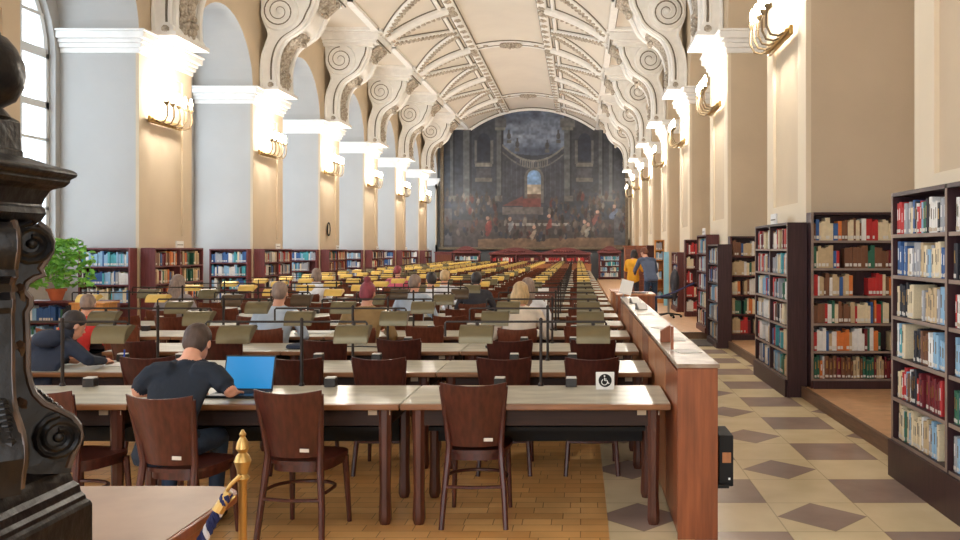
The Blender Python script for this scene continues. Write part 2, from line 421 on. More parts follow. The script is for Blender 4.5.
def console_mesh():
    mb = MB(); W = .62                                     # half width; local x = out from the wall, y = along it
    poly = OUT+BACK[::-1]
    # body as a strip of quads between the two contours
    n = 26
    def samp(path, t):
        k = t*(len(path)-1); i = min(int(k), len(path)-2); f_ = k-i
        return (path[i][0]*(1-f_)+path[i+1][0]*f_, path[i][1]*(1-f_)+path[i+1][1]*f_)
    a = [samp(BACK, i/n) for i in range(n+1)]; b = [samp(OUT, i/n) for i in range(n+1)]
    vs = []
    for y in (-W, W):
        for i in range(n+1): vs += [(a[i][0], y, a[i][1]), (b[i][0], y, b[i][1])]
    o = 2*(n+1); fs = []
    for i in range(n):
        fs.append((2*i, 2*i+1, 2*i+3, 2*i+2)); fs.append((o+2*i, o+2*i+2, o+2*i+3, o+2*i+1))
        fs.append((2*i+1, o+2*i+1, o+2*i+3, 2*i+3)); fs.append((2*i, 2*i+2, o+2*i+2, o+2*i))
    fs.append((0, o, o+1, 1)); fs.append((2*n, 2*n+1, o+2*n+1, o+2*n))
    mb.add(vs, fs, m_white)
    for sy in (-1, 1):
        y = sy*W
        # volute drum, spiral mouldings and the raised edge bands
        T = Matrix.Translation((.5, y-(.06 if sy > 0 else .04), 7.5)) @ Matrix.Rotation(PI/2, 4, 'X')
        mb.lathe([(.44, -.05), (.47, 0), (.44, .08)][::1], m_white, 30, T=Matrix.Translation((.5, y, 7.46)) @ Matrix.Rotation(PI/2, 4, 'X'))
        yy = y+sy*.07
        mb.tube([(u, yy, z) for u, z in spiral(.5, 7.46, .41, 2.6)], .03, m_white, 6)
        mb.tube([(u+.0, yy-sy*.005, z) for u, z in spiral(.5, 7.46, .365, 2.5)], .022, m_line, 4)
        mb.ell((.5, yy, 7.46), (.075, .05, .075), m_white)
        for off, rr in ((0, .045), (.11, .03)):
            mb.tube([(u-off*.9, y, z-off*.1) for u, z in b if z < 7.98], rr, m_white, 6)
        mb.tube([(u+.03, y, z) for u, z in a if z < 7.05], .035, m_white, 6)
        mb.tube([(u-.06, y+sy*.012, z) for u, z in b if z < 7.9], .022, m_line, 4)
        # outer roll of the front, standing in from the edge
        mb.tube([(b[i][0]+.05, sy*(W-.12), b[i][1]) for i in range(n+1)], .06, m_white, 6)
    # foot roll
    mb.tube([(.3, -W-.06, 5.68), (.3, W+.06, 5.68)], .13, m_white, 12)
    for sy in (-1, 1): mb.tube([(.3, sy*(W+.07), 5.68), (.3, sy*(W+.1), 5.68)], .07, m_mottled, 8)
    mb.box(0, .5, -W-.1, W+.1, ZC+.06, ZC+.14, m_white)
    # acanthus relief down the front
    rnd = random.Random(4)
    for i in range(2, 15):
        u, z = b[i]; t = Vector((b[i+1][0]-b[i-1][0], 0, b[i+1][1]-b[i-1][1])).normalized(); nr = Vector((t.z, 0, -t.x))
        for sy in (-1, 0, 1):
            c = Vector((u, sy*.17+rnd.uniform(-.03, .03), z))+nr*.04
            mb.ell(c, (.07, .12 if sy else .07, .12), m_mottled, 7, 5, rot=(sy*.7, math.atan2(t.x, t.z), 0))
    for i in (3, 13, n-3):
        u, z = b[i]
        for q in range(7):
            w_ = 2*PI*q/7; mb.ell((u+.1, .2*math.cos(w_), z+.16*math.sin(w_)), (.07, .09, .07), m_mottled, 7, 5)
    # small leaf corbel below the slab tip
    for q in range(6):
        for sy in (-.35, 0, .35): mb.ell((1.36+.05*q, sy, 7.66+.045*q), (.09, .14, .09), m_mottled, 7, 5)
    # the slab
    for p0, z0, z1 in ((1.5, 7.86, 7.94), (1.62, 7.94, 8.02), (1.72, 8.02, 8.22), (1.82, 8.22, ZS+.02)):
        mb.box(-.02, p0, -.72-(p0-1.5)*.9, .72+(p0-1.5)*.9, z0, z1, m_white)
    mb.tube([(1.69, -.9, 8.0), (1.69, .9, 8.0)], .02, m_line, 4)
    return mb
cmesh = console_mesh().mesh('console', 40)
for side in (-1, 1):
    for i in range(2, 9):
        tn[0] += 1
        o = bpy.data.objects.new('trim_%d' % tn[0], cmesh); C.objects.link(o); struct(o)
        o.location = (XL if side < 0 else XR, YP[i]+PL/2, 0)
        if side > 0: o.rotation_euler = (0, 0, PI)

def surf(s, y, d=0):                                  # point on the vault; s measured from the crown line
    z = vault_z(s); 
    if abs(s) < 3.4:
        nn = Vector((-s, 0, -(z-(ZA-RH)))).normalized(); return Vector((CX+s, y, z))+nn*d
    return Vector((CX+s, y, z-d))
def rib(mb, s0, y0, s1, y1, wd, th, leaf, n=16, bow=0):
    ps = [(s0+(s1-s0)*i/n, y0+(y1-y0)*i/n+bow*math.sin(PI*i/n)) for i in range(n+1)]
    C0 = [surf(s, y) for s, y in ps]; vs = []; prof = [(-wd/2, -.03), (-wd/2, th*.6), (-wd*.3, th), (wd*.3, th), (wd/2, th*.6), (wd/2, -.03)]
    for i in range(n+1):
        t = (C0[min(i+1, n)]-C0[max(i-1, 0)]).normalized(); s = ps[i][0]
        nn = Vector((-s, 0, -(vault_z(s)-(ZA-RH)))).normalized(); sd = t.cross(nn).normalized()
        for a_, b_ in prof: vs.append(C0[i]+sd*a_+nn*b_)
    k = len(prof); fs = [(i*k+j, i*k+j+1, (i+1)*k+j+1, (i+1)*k+j) for i in range(n) for j in range(k-1)]
    fs += [tuple(range(k)), tuple(n*k+j for j in range(k))[::-1]]
    mb.add(vs, fs, m_white)
    # dark line painted as crease shade on both edges and a run of leaf ornament on the face
    for e in (-1, 1):
        L_ = []
        for i in range(n+1):
            t = (C0[min(i+1, n)]-C0[max(i-1, 0)]).normalized(); s = ps[i][0]
            nn = Vector((-s, 0, -(vault_z(s)-(ZA-RH)))).normalized(); sd = t.cross(nn).normalized()
            L_.append(C0[i]+sd*e*(wd/2+.02)+nn*.015)
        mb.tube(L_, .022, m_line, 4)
    if leaf:
        LEN = sum((C0[i+1]-C0[i]).length for i in range(n)); q = int(LEN/.17); rnd = random.Random(3)
        for j in range(q):
            t = (j+.5)/q*n; i = min(int(t), n-1); f_ = t-i; p = C0[i].lerp(C0[i+1], f_); s = ps[i][0]
            tt = (C0[i+1]-C0[i]).normalized(); nn = Vector((-s, 0, -(vault_z(s)-(ZA-RH)))).normalized(); sd = tt.cross(nn).normalized()
            for e in ((-1, 1) if leaf > 1 else (0,)):
                mb.ell(p+nn*th+sd*e*wd*.17, (.09, .07, .055) if leaf > 1 else (.08, .08, .06), m_mottled, 6, 4, rot=(0, rnd.uniform(-.4, .4), math.atan2(tt.y, tt.x)+e*.5))
SB = 1.42                                             # the two long ribs beside the crown
for side in (-1, 1):
    w = MB(); 
    for off, wd, th in ((0, .3, .12), (.34, .12, .08)):
        rib(w, side*(SB+off), 18, side*(SB+off), YF-.02, wd, th, 0, 2)
    for y in np.arange(18.4, YF-.3, .72):             # rosettes along the long rib
        for q in range(5): w.ell(surf(side*SB, y+.09*math.cos(q*1.257), .13)+Vector((.07*math.sin(q*1.257), 0, 0)), (.06, .07, .045), m_mottled, 6, 4)
    trim(w, smooth=30)
    for i in range(2, 9):
        yc = YP[i]+PL/2; w = MB()
        rib(w, side*3.45, yc-.12, side*(SB+.1), yc-.12, .3, .2, 0)
        rib(w, side*3.45, yc+.25, side*(SB+.1), yc+.25, .26, .12, 2)
        if i > 2: rib(w, side*3.4, yc-.5, side*(SB+.25), yc-2.5, .26, .13, 2, bow=-.25)
        rib(w, side*3.4, yc+.55, side*(SB+.25), yc+2.5 if i < 8 else yc+2.3, .24, .13, 2, bow=.25)
        # carved boss where the ribs meet the long rib
        for q in range(9): w.ell(surf(side*(SB+.12), yc+.1, .14)+Vector((.16*math.cos(q*.7), .2*math.sin(q*.7), 0)), (.1, .1, .07), m_mottled, 7, 5)
        trim(w, smooth=30)
    # ribs of the flat band between the slabs
    w = MB()
    for i in range(2, 9):
        y0 = YP[i]+PL+.1; y1 = YP[i+1]-.1 if i < 8 else YF-.1
        xa, xb = (XL+.02, CX-3.42) if side < 0 else (CX+3.42, XR-.02)
        for y in (y0, y1-.14):
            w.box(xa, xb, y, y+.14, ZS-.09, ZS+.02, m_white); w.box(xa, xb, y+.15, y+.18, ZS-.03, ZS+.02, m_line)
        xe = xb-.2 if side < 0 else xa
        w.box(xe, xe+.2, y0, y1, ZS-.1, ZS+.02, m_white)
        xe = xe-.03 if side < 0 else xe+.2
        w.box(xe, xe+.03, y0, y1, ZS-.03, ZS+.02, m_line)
    trim(w, smooth=0)
# crown bands with a stucco wreath
for i in (4, 6, 8):
    yc = YP[i]+PL/2; w = MB()
    for d in (-.33, .33): rib(w, -SB+.12, yc+d, SB-.12, yc+d, .1, .06, 0, 8)
    rib(w, -SB+.12, yc, SB-.12, yc, .5, .02, 0, 8)
    for q in range(14): w.ell(surf(.34*math.cos(q*.449), yc+.2*math.sin(q*.449), .1), (.1, .1, .08), m_mottled, 7, 5)
    w.ell(surf(0, yc, .1), (.12, .12, .1), m_mottled); w.ell(surf(0, yc-.25, .2), (.05, .05, .12), m_mottled)
    for sx in (-1, 1): w.ell(surf(sx*.95, yc, .05), (.1, .06, .05), m_mottled, 7, 5)
    trim(w, smooth=30)
# far arch moulding against the end wall
w = MB(); w.tube([surf(-3.4+6.8*i/30, YF-.2, .05) for i in range(31)], .12, m_white, 8)
w.tube([surf(-3.4+6.8*i/30, YF-.3, .02) for i in range(31)], .04, m_line, 6); trim(w, smooth=40)

# ------------------------------------------------------------------ windows on the left
wn = 0
for i in range(1, len(YP)-1):
    a, b = YP[i]+PL, YP[i+1]; c = (a+b)/2; h = 1.52; wn += 1; X = XL-RD-.16
    w = MB()
    def bar(y0, y1, z0, z1, t=.05): w.box(X-t, X+t, y0, y1, z0, z1, m_frame_win)
    bar(c-h, c-h+.09, 1.3, 5.2); bar(c+h-.09, c+h, 1.3, 5.2); bar(c-h, c+h, 1.3, 1.4); bar(c-.06, c+.06, 1.3, 6.4)
    for z, t in ((1.85, .025), (2.4, .025), (3.0, .07), (3.6, .025), (4.2, .06), (5.1, .08), (5.75, .03)): bar(c-h, c+h, z-t, z+t)
    for y in (c-h/2, c+h/2): bar(y-.03, y+.03, 1.3, 6.2, .04)
    w.tube([(X, c-(h-.05)*math.cos(PI*j/16), 5.1+(h-.05)*math.sin(PI*j/16)) for j in range(17)], .06, m_frame_win, 6)
    o = struct(w.build('window_%d' % wn, smooth=20))
    w = MB(); pts = [(c-h, 1.3), (c+h, 1.3)]+[(c+h*math.cos(PI*j/16), 5.1+h*math.sin(PI*j/16)) for j in range(17)]
    w.prism(pts, 'x', X-.006, X+.006, m_glass); w.build('pane', o, 0)
# ------------------------------------------------------------------ wall sconces
def sconce(label):
    t = thing('wall_sconce', label, 'wall lamp')
    mb = MB(); mb.box(0, .05, -.62, .62, -.07, .05, m_brass); mb.box(.05, .1, -.6, .6, -.04, .01, m_brass); mb.build('back_plate', t, bev=.01)
    mb = MB()
    for k in range(5):
        y = -.5+.25*k
        p = [(.08, y, -.02), (.16, y, -.06), (.25, y, -.04), (.3, y, .06), (.3, y, .2), (.28, y, .27)]
        ob = MB().tube([(x, y_, z) for x, y_, z in p], .016, m_sconce, 6).lathe([(.015, .25), (.05, .29), (.055, .32), (.03, .31)], m_sconce, 10, (.28, y, 0)).build('arm', t)
        MB().lathe([(.018, .3), (.02, .36), (.032, .42), (.028, .47), (.008, .53)], m_bulb, 10, (.28, y, 0)).build('bulb', ob)
    return t
sc0 = None
NEAR = ['nearest', 'second nearest', 'third nearest', 'fourth nearest', 'fifth nearest', 'sixth nearest', 'farthest']
for side, first in ((-1, 3), (1, 2)):
    for n_, i in enumerate(range(first, 9)):
        lab = 'five-armed brass wall lamp glowing on %s pier of %s wall' % (NEAR[n_] if i < 8 else 'the last', 'left' if side < 0 else 'right')
        loc = (XL+.04 if side < 0 else XR-.04, YP[i]+(.85 if side < 0 else PL/2), 4.05 if side < 0 else 4.35); rz = 0 if side < 0 else PI
        if sc0 is None: sc0 = sconce(lab); sc0.location = loc; sc0.rotation_euler = (0, 0, rz); sc0['group'] = 'brass wall lamps on the piers'
        else: dup(sc0, loc, rz, lab)
        l = bpy.data.lights.new('sconce_light', 'POINT'); l.energy = SCONCE; l.color = SCOL; l.shadow_soft_size = .12
        lo = bpy.data.objects.new('sconce_light', l); C.objects.link(lo)
        lo.location = (loc[0]-side*.36, loc[1], loc[2]+.4)

# ------------------------------------------------------------------ the great painting on the end wall
def painting():
    W, H = 330, 250; x0, x1, z0, z1 = -7.6, 2.55, 1.8, 9.38
    X = np.linspace(0, 1, W)[None, :].repeat(H, 0); Z = np.linspace(0, 1, H)[:, None].repeat(W, 1)   # Z up
    rs = np.random.RandomState(5)
    def noise(sx, sz, s):
        g = np.random.RandomState(s).rand(sz+2, sx+2); u = X*sx; v = Z*sz; i = u.astype(int); j = v.astype(int); a = u-i; b = v-j
        a = a*a*(3-2*a); b = b*b*(3-2*b)
        return g[j, i]*(1-a)*(1-b)+g[j, i+1]*a*(1-b)+g[j+1, i]*(1-a)*b+g[j+1, i+1]*a*b
    N1 = .5*noise(6, 9, 1)+.3*noise(18, 26, 2)+.2*noise(50, 60, 3); N2 = .6*noise(4, 14, 7)+.4*noise(12, 40, 8)
    img = np.zeros((H, W, 3)); img[:] = (48, 50, 54); img *= (.8+.4*N1)[..., None]
    def put(mask, col, a=1., nz=.25):
        c = np.array(col)[None, None]*(1-nz/2+nz*N1)[..., None]; m = (mask*a)[..., None]; img[:] = img*(1-m)+c*m
    def rect(a, b, c, d): return ((X > a) & (X < b) & (Z > c) & (Z < d)).astype(float)
    sky = ((Z > .66+.12*np.abs(X-.5)) & (X > .3) & (X < .66)).astype(float)
    put(sky, (88, 94, 104), 1, 0); img += (sky*(N2-.45)*90)[..., None]*np.array([1, .97, .92])
    # flanking palaces
    put(rect(0, .3, .33, 1), (50, 52, 56)); put(rect(.66, 1, .33, 1), (52, 52, 54))
    for a, b in ((.3, .335), (.05, .075), (.12, .165), (.66, .7), (.845, .875), (.9, .93)):
        put(rect(a, b, .36, .86), (82, 82, 78)); put(rect(b-.01, b, .36, .86), (34, 34, 38)); put(rect(a-.01, b+.01, .84, .88), (108, 104, 92)); put(rect(a-.01, b+.01, .33, .37), (92, 86, 76))
    put(rect(.29, .35, .86, .93), (74, 72, 70)); put(rect(.64, .72, .86, .93), (84, 80, 74)); put(rect(.3, .34, .93, .99), (58, 58, 60))
    for cx in (.23, .77):
        m = rect(cx-.035, cx+.035, .62, .76)+(((X-cx)/.035)**2+((Z-.76)/.06)**2 < 1); put(np.clip(m, 0, 1), (32, 36, 46))
        put(rect(cx-.045, cx+.045, .58, .61), (112, 104, 90)); put(rect(cx-.05, cx-.036, .6, .77), (92, 88, 80)); put(rect(cx+.036, cx+.05, .6, .77), (92, 88, 80))
        put(rect(cx-.045, cx+.045, .47, .5), (98, 90, 78)); put(rect(cx-.04, cx+.04, .5, .57), (66, 64, 64))
    # curved court with balustrade and urns
    zc = .70-.13*(1-((X-.5)/.18)**2)
    put(((X > .33) & (X < .66) & (Z < zc+.05) & (Z > .3)).astype(float), (54, 54, 58))
    put(((X > .33) & (X < .66) & (abs(Z-zc-.05) < .008)).astype(float), (112, 106, 94)); put(((X > .33) & (X < .66) & (abs(Z-zc) < .006)).astype(float), (92, 88, 80))
    put(((X > .42) & (X < .58) & (Z > zc) & (Z < zc+.045) & (np.sin(X*520) > 0)).astype(float), (108, 102, 92))
    for ux, uz in ((.365, .80), (.41, .74), (.57, .73), (.63, .8)):
        put((((X-ux)/.011)**2+((Z-uz)/.024)**2 < 1).astype(float), (66, 64, 60)); put(rect(ux-.004, ux+.004, uz, uz+.045), (60, 58, 56)); put(rect(ux-.012, ux+.012, uz-.05, uz-.025), (80, 76, 70))
    for a in np.arange(.35, .66, .026): put(rect(a, a+.006, .36, .62), (70, 70, 72), .7)
    # the lit arch
    m = np.clip(rect(.463, .537, .34, .5)+(((X-.5)/.037)**2+((Z-.5)/.055)**2 < 1), 0, 1)
    put(np.clip(rect(.448, .552, .32, .5)+(((X-.5)/.052)**2+((Z-.5)/.075)**2 < 1), 0, 1), (92, 86, 78)); put(m, (120, 148, 176)); put(m*(Z < .45), (168, 148, 122)); put(m*(Z < .385), (96, 70, 54))
    # red dais and canopy
    put(((X > .33) & (X < .44) & (Z > .30) & (Z < .30+.07*(X-.33)/.11)).astype(float), (98, 56, 50)); put(rect(.44, .535, .28, .35), (112, 58, 50)); put(rect(.33, .55, .235, .29), (98, 88, 80)); put(rect(.36, .52, .2, .24), (70, 66, 66))
    # ground and the feasting crowd
    put((Z < .2).astype(float), (70, 58, 50), .8, .6); put(((Z < .05+.04*N2) & (X > .2)).astype(float), (130, 94, 62), .8, .4)
    put(rect(.34, .7, .155, .175), (148, 138, 122), .9); put(rect(.0, .06, .02, .28), (82, 76, 72)); put(rect(.93, .99, .02, .28), (84, 80, 78))
    cols = [(140, 60, 52), (150, 128, 108), (70, 74, 92), (120, 96, 70), (96, 60, 56), (168, 150, 130), (52, 60, 72), (110, 104, 100), (60, 48, 46), (132, 84, 66)]
    for k in range(300):
        cx = rs.rand(); cz = .06+.3*rs.rand()**1.3+.1*abs(cx-.5); c = cols[rs.randint(len(cols))]; s = .5+.5*rs.rand(); dim = .35+.35*rs.rand()
        if cz > .2 and abs(cx-.45) < .13: continue
        c2 = tuple(v*dim for v in c)
        put((((X-cx-.3*(Z-cz)*(rs.rand()-.5))/(.011*s))**2+((Z-cz)/(.03*s))**2 < 1).astype(float), c2, .9); put((((X-cx)/(.005*s))**2+((Z-cz-.036*s)/(.009*s))**2 < 1).astype(float), (120*dim+14, 92*dim+8, 76*dim+6), .8)
    for cx, cz, c in ((.255, .12, (150, 56, 48)), (.25, .155, (160, 60, 50)), (.37, .15, (150, 146, 140)), (.5, .09, (164, 140, 112)), (.58, .17, (156, 66, 54)), (.79, .11, (158, 146, 124)), (.77, .13, (140, 120, 96)), (.93, .24, (110, 120, 140)), (.84, .2, (128, 70, 58))):
        put((((X-cx-.25*(Z-cz)+.012*(N1-.5)*4)/.013)**2+((Z-cz)/.04)**2 < 1).astype(float), tuple(v*.85 for v in c), .85, .9); put((((X-cx)/.009)**2+((Z-cz-.055)/.014)**2 < 1).astype(float), (170, 128, 104))
    img = img*(.72+.56*(.5*noise(40, 34, 21)+.5*noise(90, 70, 22)))[..., None]; img = img*np.array((.98, 1.03, 1.1))+np.array((8, 9, 12))                                        # old varnish
    img = np.clip(img, 0, 255)/255; lin = np.where(img <= .04045, img/12.92, ((img+.055)/1.055)**2.4)
    xs = x0+(x1-x0)*X; zs = z0+(z1-z0)*Z
    top = np.array([vault_z(x-CX) if abs(x-CX) < 3.4 else ZS for x in xs[0]])-.03
    inside = zs <= top[None, :]
    y = YF-.12; vs = [(float(a), y, float(min(b, top[i % W]))) for i, (a, b) in enumerate(zip(xs.ravel(), zs.ravel()))]
    ins = inside
    fs = [(j*W+i, j*W+i+1, (j+1)*W+i+1, (j+1)*W+i) for j in range(H-1) for i in range(W-1) if ins[j, i]]
    me = bpy.data.meshes.new('great_painting'); me.from_pydata(vs, [], fs)
    ca = me.color_attributes.new('paint', 'FLOAT_COLOR', 'POINT')
    ca.data.foreach_set('color', np.concatenate([lin.reshape(-1, 3), np.ones((W*H, 1))], 1).astype(np.float32).ravel())
    m = bpy.data.materials.new('oil_paint'); m.use_nodes = True; nt = m.node_tree; b = nt.nodes['Principled BSDF']
    at = nt.nodes.new('ShaderNodeAttribute'); at.attribute_name = 'paint'; nt.links.new(at.outputs['Color'], b.inputs['Base Color']); b.inputs['Roughness'].default_value = .42
    me.materials.append(m); me.update()
    o = bpy.data.objects.new('canvas', me); C.objects.link(o)
    t = thing('wall_painting', 'huge dark arched painting of a banquet in a palace court on end wall', 'painting')
    o.parent = t
    mb = MB(); mb.box(x0-.1, x1+.05, YF-.24, YF-.02, z0-.12, z0+.02, m_frame_pic); mb.box(x0-.02, x0+.16, YF-.2, YF-.02, z0, 7.9, m_frame_pic); mb.box(x1-.12, x1+.05, YF-.2, YF-.02, z0, 7.9, m_frame_pic)
    mb.box(x0, x1, YF-.1, YF-.03, z0, 8.2, m_frame_pic); mb.build('picture_frame', t, 0, .02)
painting()
# ------------------------------------------------------------------ desks
NROW = 25; PITCH = 1.38; Y0 = 5.33; TW = 1.65; TD = .77; TZ = .75
XC = [.552-TW*(j+.5) for j in range(4)]               # table centres, from the counter leftwards
RX = lambda r: -.0035*(Y0+PITCH*r-5.33)               # slight drift of the rows
def desk(fine=True):
    t = thing('reading_desk', 'x', 'desk')
    mb = MB(); x = TW/2-.004
    mb.box(-x+.0, x-.0, .045, TD-.02, TZ-.03, TZ, m_desktop); mb.build('desktop', t)
    mb = MB(); mb.box(-x, x, .0, .044, TZ-.035, TZ, m_oak); mb.box(-x, x, TD-.019, TD, TZ-.035, TZ, m_oak); mb.build('edge_strip', t, 0, .006 if fine else 0)
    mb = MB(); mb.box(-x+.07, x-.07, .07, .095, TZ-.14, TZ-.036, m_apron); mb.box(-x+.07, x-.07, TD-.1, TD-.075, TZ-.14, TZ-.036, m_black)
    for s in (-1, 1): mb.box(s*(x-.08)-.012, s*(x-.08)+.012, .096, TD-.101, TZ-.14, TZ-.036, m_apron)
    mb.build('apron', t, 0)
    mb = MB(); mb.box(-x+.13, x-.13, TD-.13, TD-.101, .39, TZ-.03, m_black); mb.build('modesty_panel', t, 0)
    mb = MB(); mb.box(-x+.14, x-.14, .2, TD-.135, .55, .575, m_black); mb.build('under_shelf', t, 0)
    for sx in (-1, 1):
        for y in (.09, TD-.09):
            mb = MB(); c = (sx*(x-.1), y, 0)
            mb.tube([(c[0], y, z) for z in (0, .03, .06, .2, TZ-.2, TZ-.036)], [.03, .04, .04, .034, .04, .043], m_oak_leg, 8); mb.build('leg', t)
    for dx in (-.2, -.12):
        mb = MB(); mb.box(x+dx, x+dx+.055, .064, .07, TZ-.075, TZ-.045, m_tag); mb.build('number_tag', t, 0)
    return t
def desk_far():
    mb = MB(); x = TW/2-.004
    mb.box(-x, x, .045, TD, TZ-.03, TZ, m_desktop); mb.box(-x, x, 0, .045, TZ-.035, TZ, m_oak)
    mb.box(-x+.07, x-.07, .07, .095, TZ-.14, TZ-.03, m_apron); mb.box(-x+.13, x-.13, TD-.13, TD-.11, .42, TZ-.03, m_black)
    for sx in (-1, 1):
        for y in (.09, TD-.09): mb.tube([(sx*(x-.1), y, 0), (sx*(x-.1), y, TZ-.03)], .04, m_oak_leg, 6)
    return mb.build('reading_desk', None, 25)

# ------------------------------------------------------------------ chairs (back towards -y)
def chair_geo(far=False, wood_=None):
    W_ = wood_ or m_chair; parts = []
    n = 12 if not far else 5
    # curved plywood backrest, wider at the top
    vs = []; fs = []
    rows = [(.49, .145, .018), (.6, .16, -.005), (.72, .18, -.035), (.84, .197, -.07), (.875, .201, -.08)]
    for (z, hw, y) in rows:
        for th in (0, .014):
            for i in range(n+1):
                u = -1+2*i/n; dz = .018*(u*u) if z > .86 else 0
                vs.append((u*hw, y-.215+.05*(u*u-1)*-1*-1-.0+th, z+dz))
    k = 2*(n+1)
    for r in range(len(rows)-1):
        for i in range(n):
            a = r*k+i; fs.append((a, a+1, a+k+1, a+k)); b = a+n+1; fs.append((b, b+k, b+k+1, b+1))
        for i in (0, n): a = r*k+i; fs.append((a, a+k, a+k+n+1, a+n+1))
    for r in (0, len(rows)-1):
        for i in range(n): a = r*k+i; fs.append((a, a+n+1, a+n+2, a+1))
    parts.append(('backrest', MB().add(vs, fs, W_)))
    q = 5 if far else 8
    # seat
    pts = []
    for i in range(24 if not far else 10):
        w = 2*PI*i/(24 if not far else 10); e = .6
        cx = math.copysign(abs(math.cos(w))**e, math.cos(w)); sy = math.copysign(abs(math.sin(w))**e, math.sin(w))
        pts.append((cx*(.205+.018*sy), sy*.205))
    parts.append(('seat', MB().prism(pts, 'z', .44, .462, W_)))
    ring = MB().prism([(x*.9, y*.9) for x, y in pts], 'z', .395, .439, W_); parts.append(('seat_frame', ring))
    for s in (-1, 1):
        p = [(s*.195, -.275, 0), (s*.182, -.24, .2), (s*.162, -.212, .42), (s*.158, -.2, .5), (s*.174, -.235, .68), (s*.195, -.276, .865)]
        parts.append(('rear_leg', MB().tube(p if not far else p[::2]+[p[-1]], [.017, .019, .021, .019, .017, .014] if not far else .018, W_, q)))
        parts.append(('front_leg', MB().tube([(s*.185, .195, 0), (s*.17, .16, .42)], [.014, .02], W_, q)))
    if not far:
        st = [( -.195*math.cos(a)*.98, -.225+.0, 0) for a in (0,)]
        loop = []
        for i in range(25):
            w = PI*i/24; loop.append((.188*math.cos(w), -.2+.32*math.sin(w)**.6, .285-.02*math.sin(w)))
        parts.append(('stretcher', MB().tube(loop, .011, W_, 6).tube([(-.188, -.238, .25), (0, -.262, .25), (.188, -.238, .25)], .011, W_, 6)))
        parts.append(('inventory_label', MB().box(.06, .115, -.262, -.259, .53, .55, m_sockettop)))
    return parts
def make_chair(wood_=None):
    t = thing('reading_chair', 'x', 'chair')
    for nme, mb in chair_geo(False, wood_): mb.build(nme, t, 30, bev=.003 if nme == 'backrest' else 0)
    return t
def make_chair_far(wood_=None):
    mb = MB()
    for nme, b in chair_geo(True, wood_):
        o = len(mb.v); mb.v += b.v; mb.f += [[i+o for i in f_] for f_ in b.f]; mb.m += [mb.mi(b.mats[k]) for k in b.m]
    return mb.build('reading_chair', None, 30)

# ------------------------------------------------------------------ desk lamp rails
def shade_mb(m, tilt=0, w=.112):
    mb = MB(); r = .105; n = 9; T = Matrix.Rotation(tilt, 4, 'X')
    for (ra, rb) in ((r, r-.006),):
        vs = []; ang = [R(-8+128*i/n) for i in range(n+1)]
        for x in (-w, w):
            for rr in (ra, rb):
                for a in ang: vs.append((x, -.05-rr*math.cos(a)+.06, -.12+rr*math.sin(a)+.0))
        k = n+1; fs = []
        for i in range(n):
            fs.append((i, i+1, 2*k+i+1, 2*k+i)); fs.append((k+i, 3*k+i, 3*k+i+1, k+i+1))
            fs.append((i, k+i, k+i+1, i+1)); fs.append((2*k+i, 2*k+i+1, 3*k+i+1, 3*k+i))
        fs.append((0, 2*k, 3*k, k)); fs.append((n, k+n, 3*k+n, 2*k+n)); mb.add(vs, fs, m, T)
        for x in (-w, w):                                   # end cheeks
            c = [(-.05+.06-r*math.cos(a), -.12+r*math.sin(a)) for a in ang]; mb.prism(c, 'x', x-.003, x+.003, m, T)
    return mb
def make_rail(m, tilt, far=False):
    t = thing('lamp_rail', 'x', 'desk lamp')
    y = 0
    if far:
        mb = MB(); mb.tube([(0, 0, TZ), (0, 0, 1.2)], .009, m_metal, 5, cap=False); mb.tube([(-.62, 0, 1.19), (.5, 0, 1.19)], .007, m_metal, 4)
        o = mb.build('post', t)
    else:
        MB().lathe([(.02, TZ), (.02, TZ+.01), (.014, TZ+.02)], m_metal, 14).tube([(0, 0, TZ), (0, 0, 1.2)], .0115, m_metal, 8).lathe([(.0125, 1.2), (.013, 1.21), (.006, 1.22)], m_metal, 10).build('post', t)
        MB().tube([(-.66, 0, 1.09), (-.66, 0, 1.18), (-.65, 0, 1.192), (.44, 0, 1.192), (.45, 0, 1.18), (.45, 0, 1.09)], .008, m_metal, 6).build('cross_bar', t)
    for x in (-.44, .36):
        s = shade_mb(m, tilt).tube([(0, 0, -.03), (0, 0, .0)], .012, m_metal, 6).build('lamp_shade', t, 35); s.location = (x, 0, 1.185)
        if not far: s2 = MB().tube([(-.09, .0, -.08), (.09, 0, -.08)], .012, m_sockettop, 6).build('tube_bulb', s)
    return t
def socket_box(): 
    t = thing('power_socket', 'x', 'socket')
    MB().box(-.038, .038, -.036, .036, 0, .058, m_socket).build('housing', t, 0, .004); MB().box(-.034, .034, -.032, .032, .058, .066, m_sockettop).build('cap', t, 0, .002)
    return t
TN = ['desk touching right counter side', 'second desk from right', 'third desk from right', 'leftmost desk']
desk0, deskf = desk(), None; chair0 = make_chair(); chair0r = make_chair(m_chair_r); chairf = make_chair_far(m_chair_r)
rails = {('o', 0): make_rail(m_shade, 0), ('d', 0): make_rail(m_shade_d, .12), ('y', 0): make_rail(m_shade_lit, -.3), ('y', 1): make_rail(m_shade_lit, -.35, True), ('o', 1): make_rail(m_shade, -.1, True)}
sock0 = socket_box(); deskf = desk_far(); sockf = MB().box(-.038, .038, -.036, .036, 0, .06, m_socket).box(-.036, .036, -.034, .034, .06, .067, m_sockettop).build('power_socket', None, 0)
protos = [desk0, chair0, chair0r, chairf, deskf, sock0, sockf]+list(rails.values())
rowname = lambda r: 'front row' if r == 0 else ORD[r]+' row'
EMPTY = {(0, 0, 1)}
SPINDLE = {(6, 0, 0), (7, 0, 0), (8, 0, 0), (6, 0, 1)}
rj = random.Random(8)
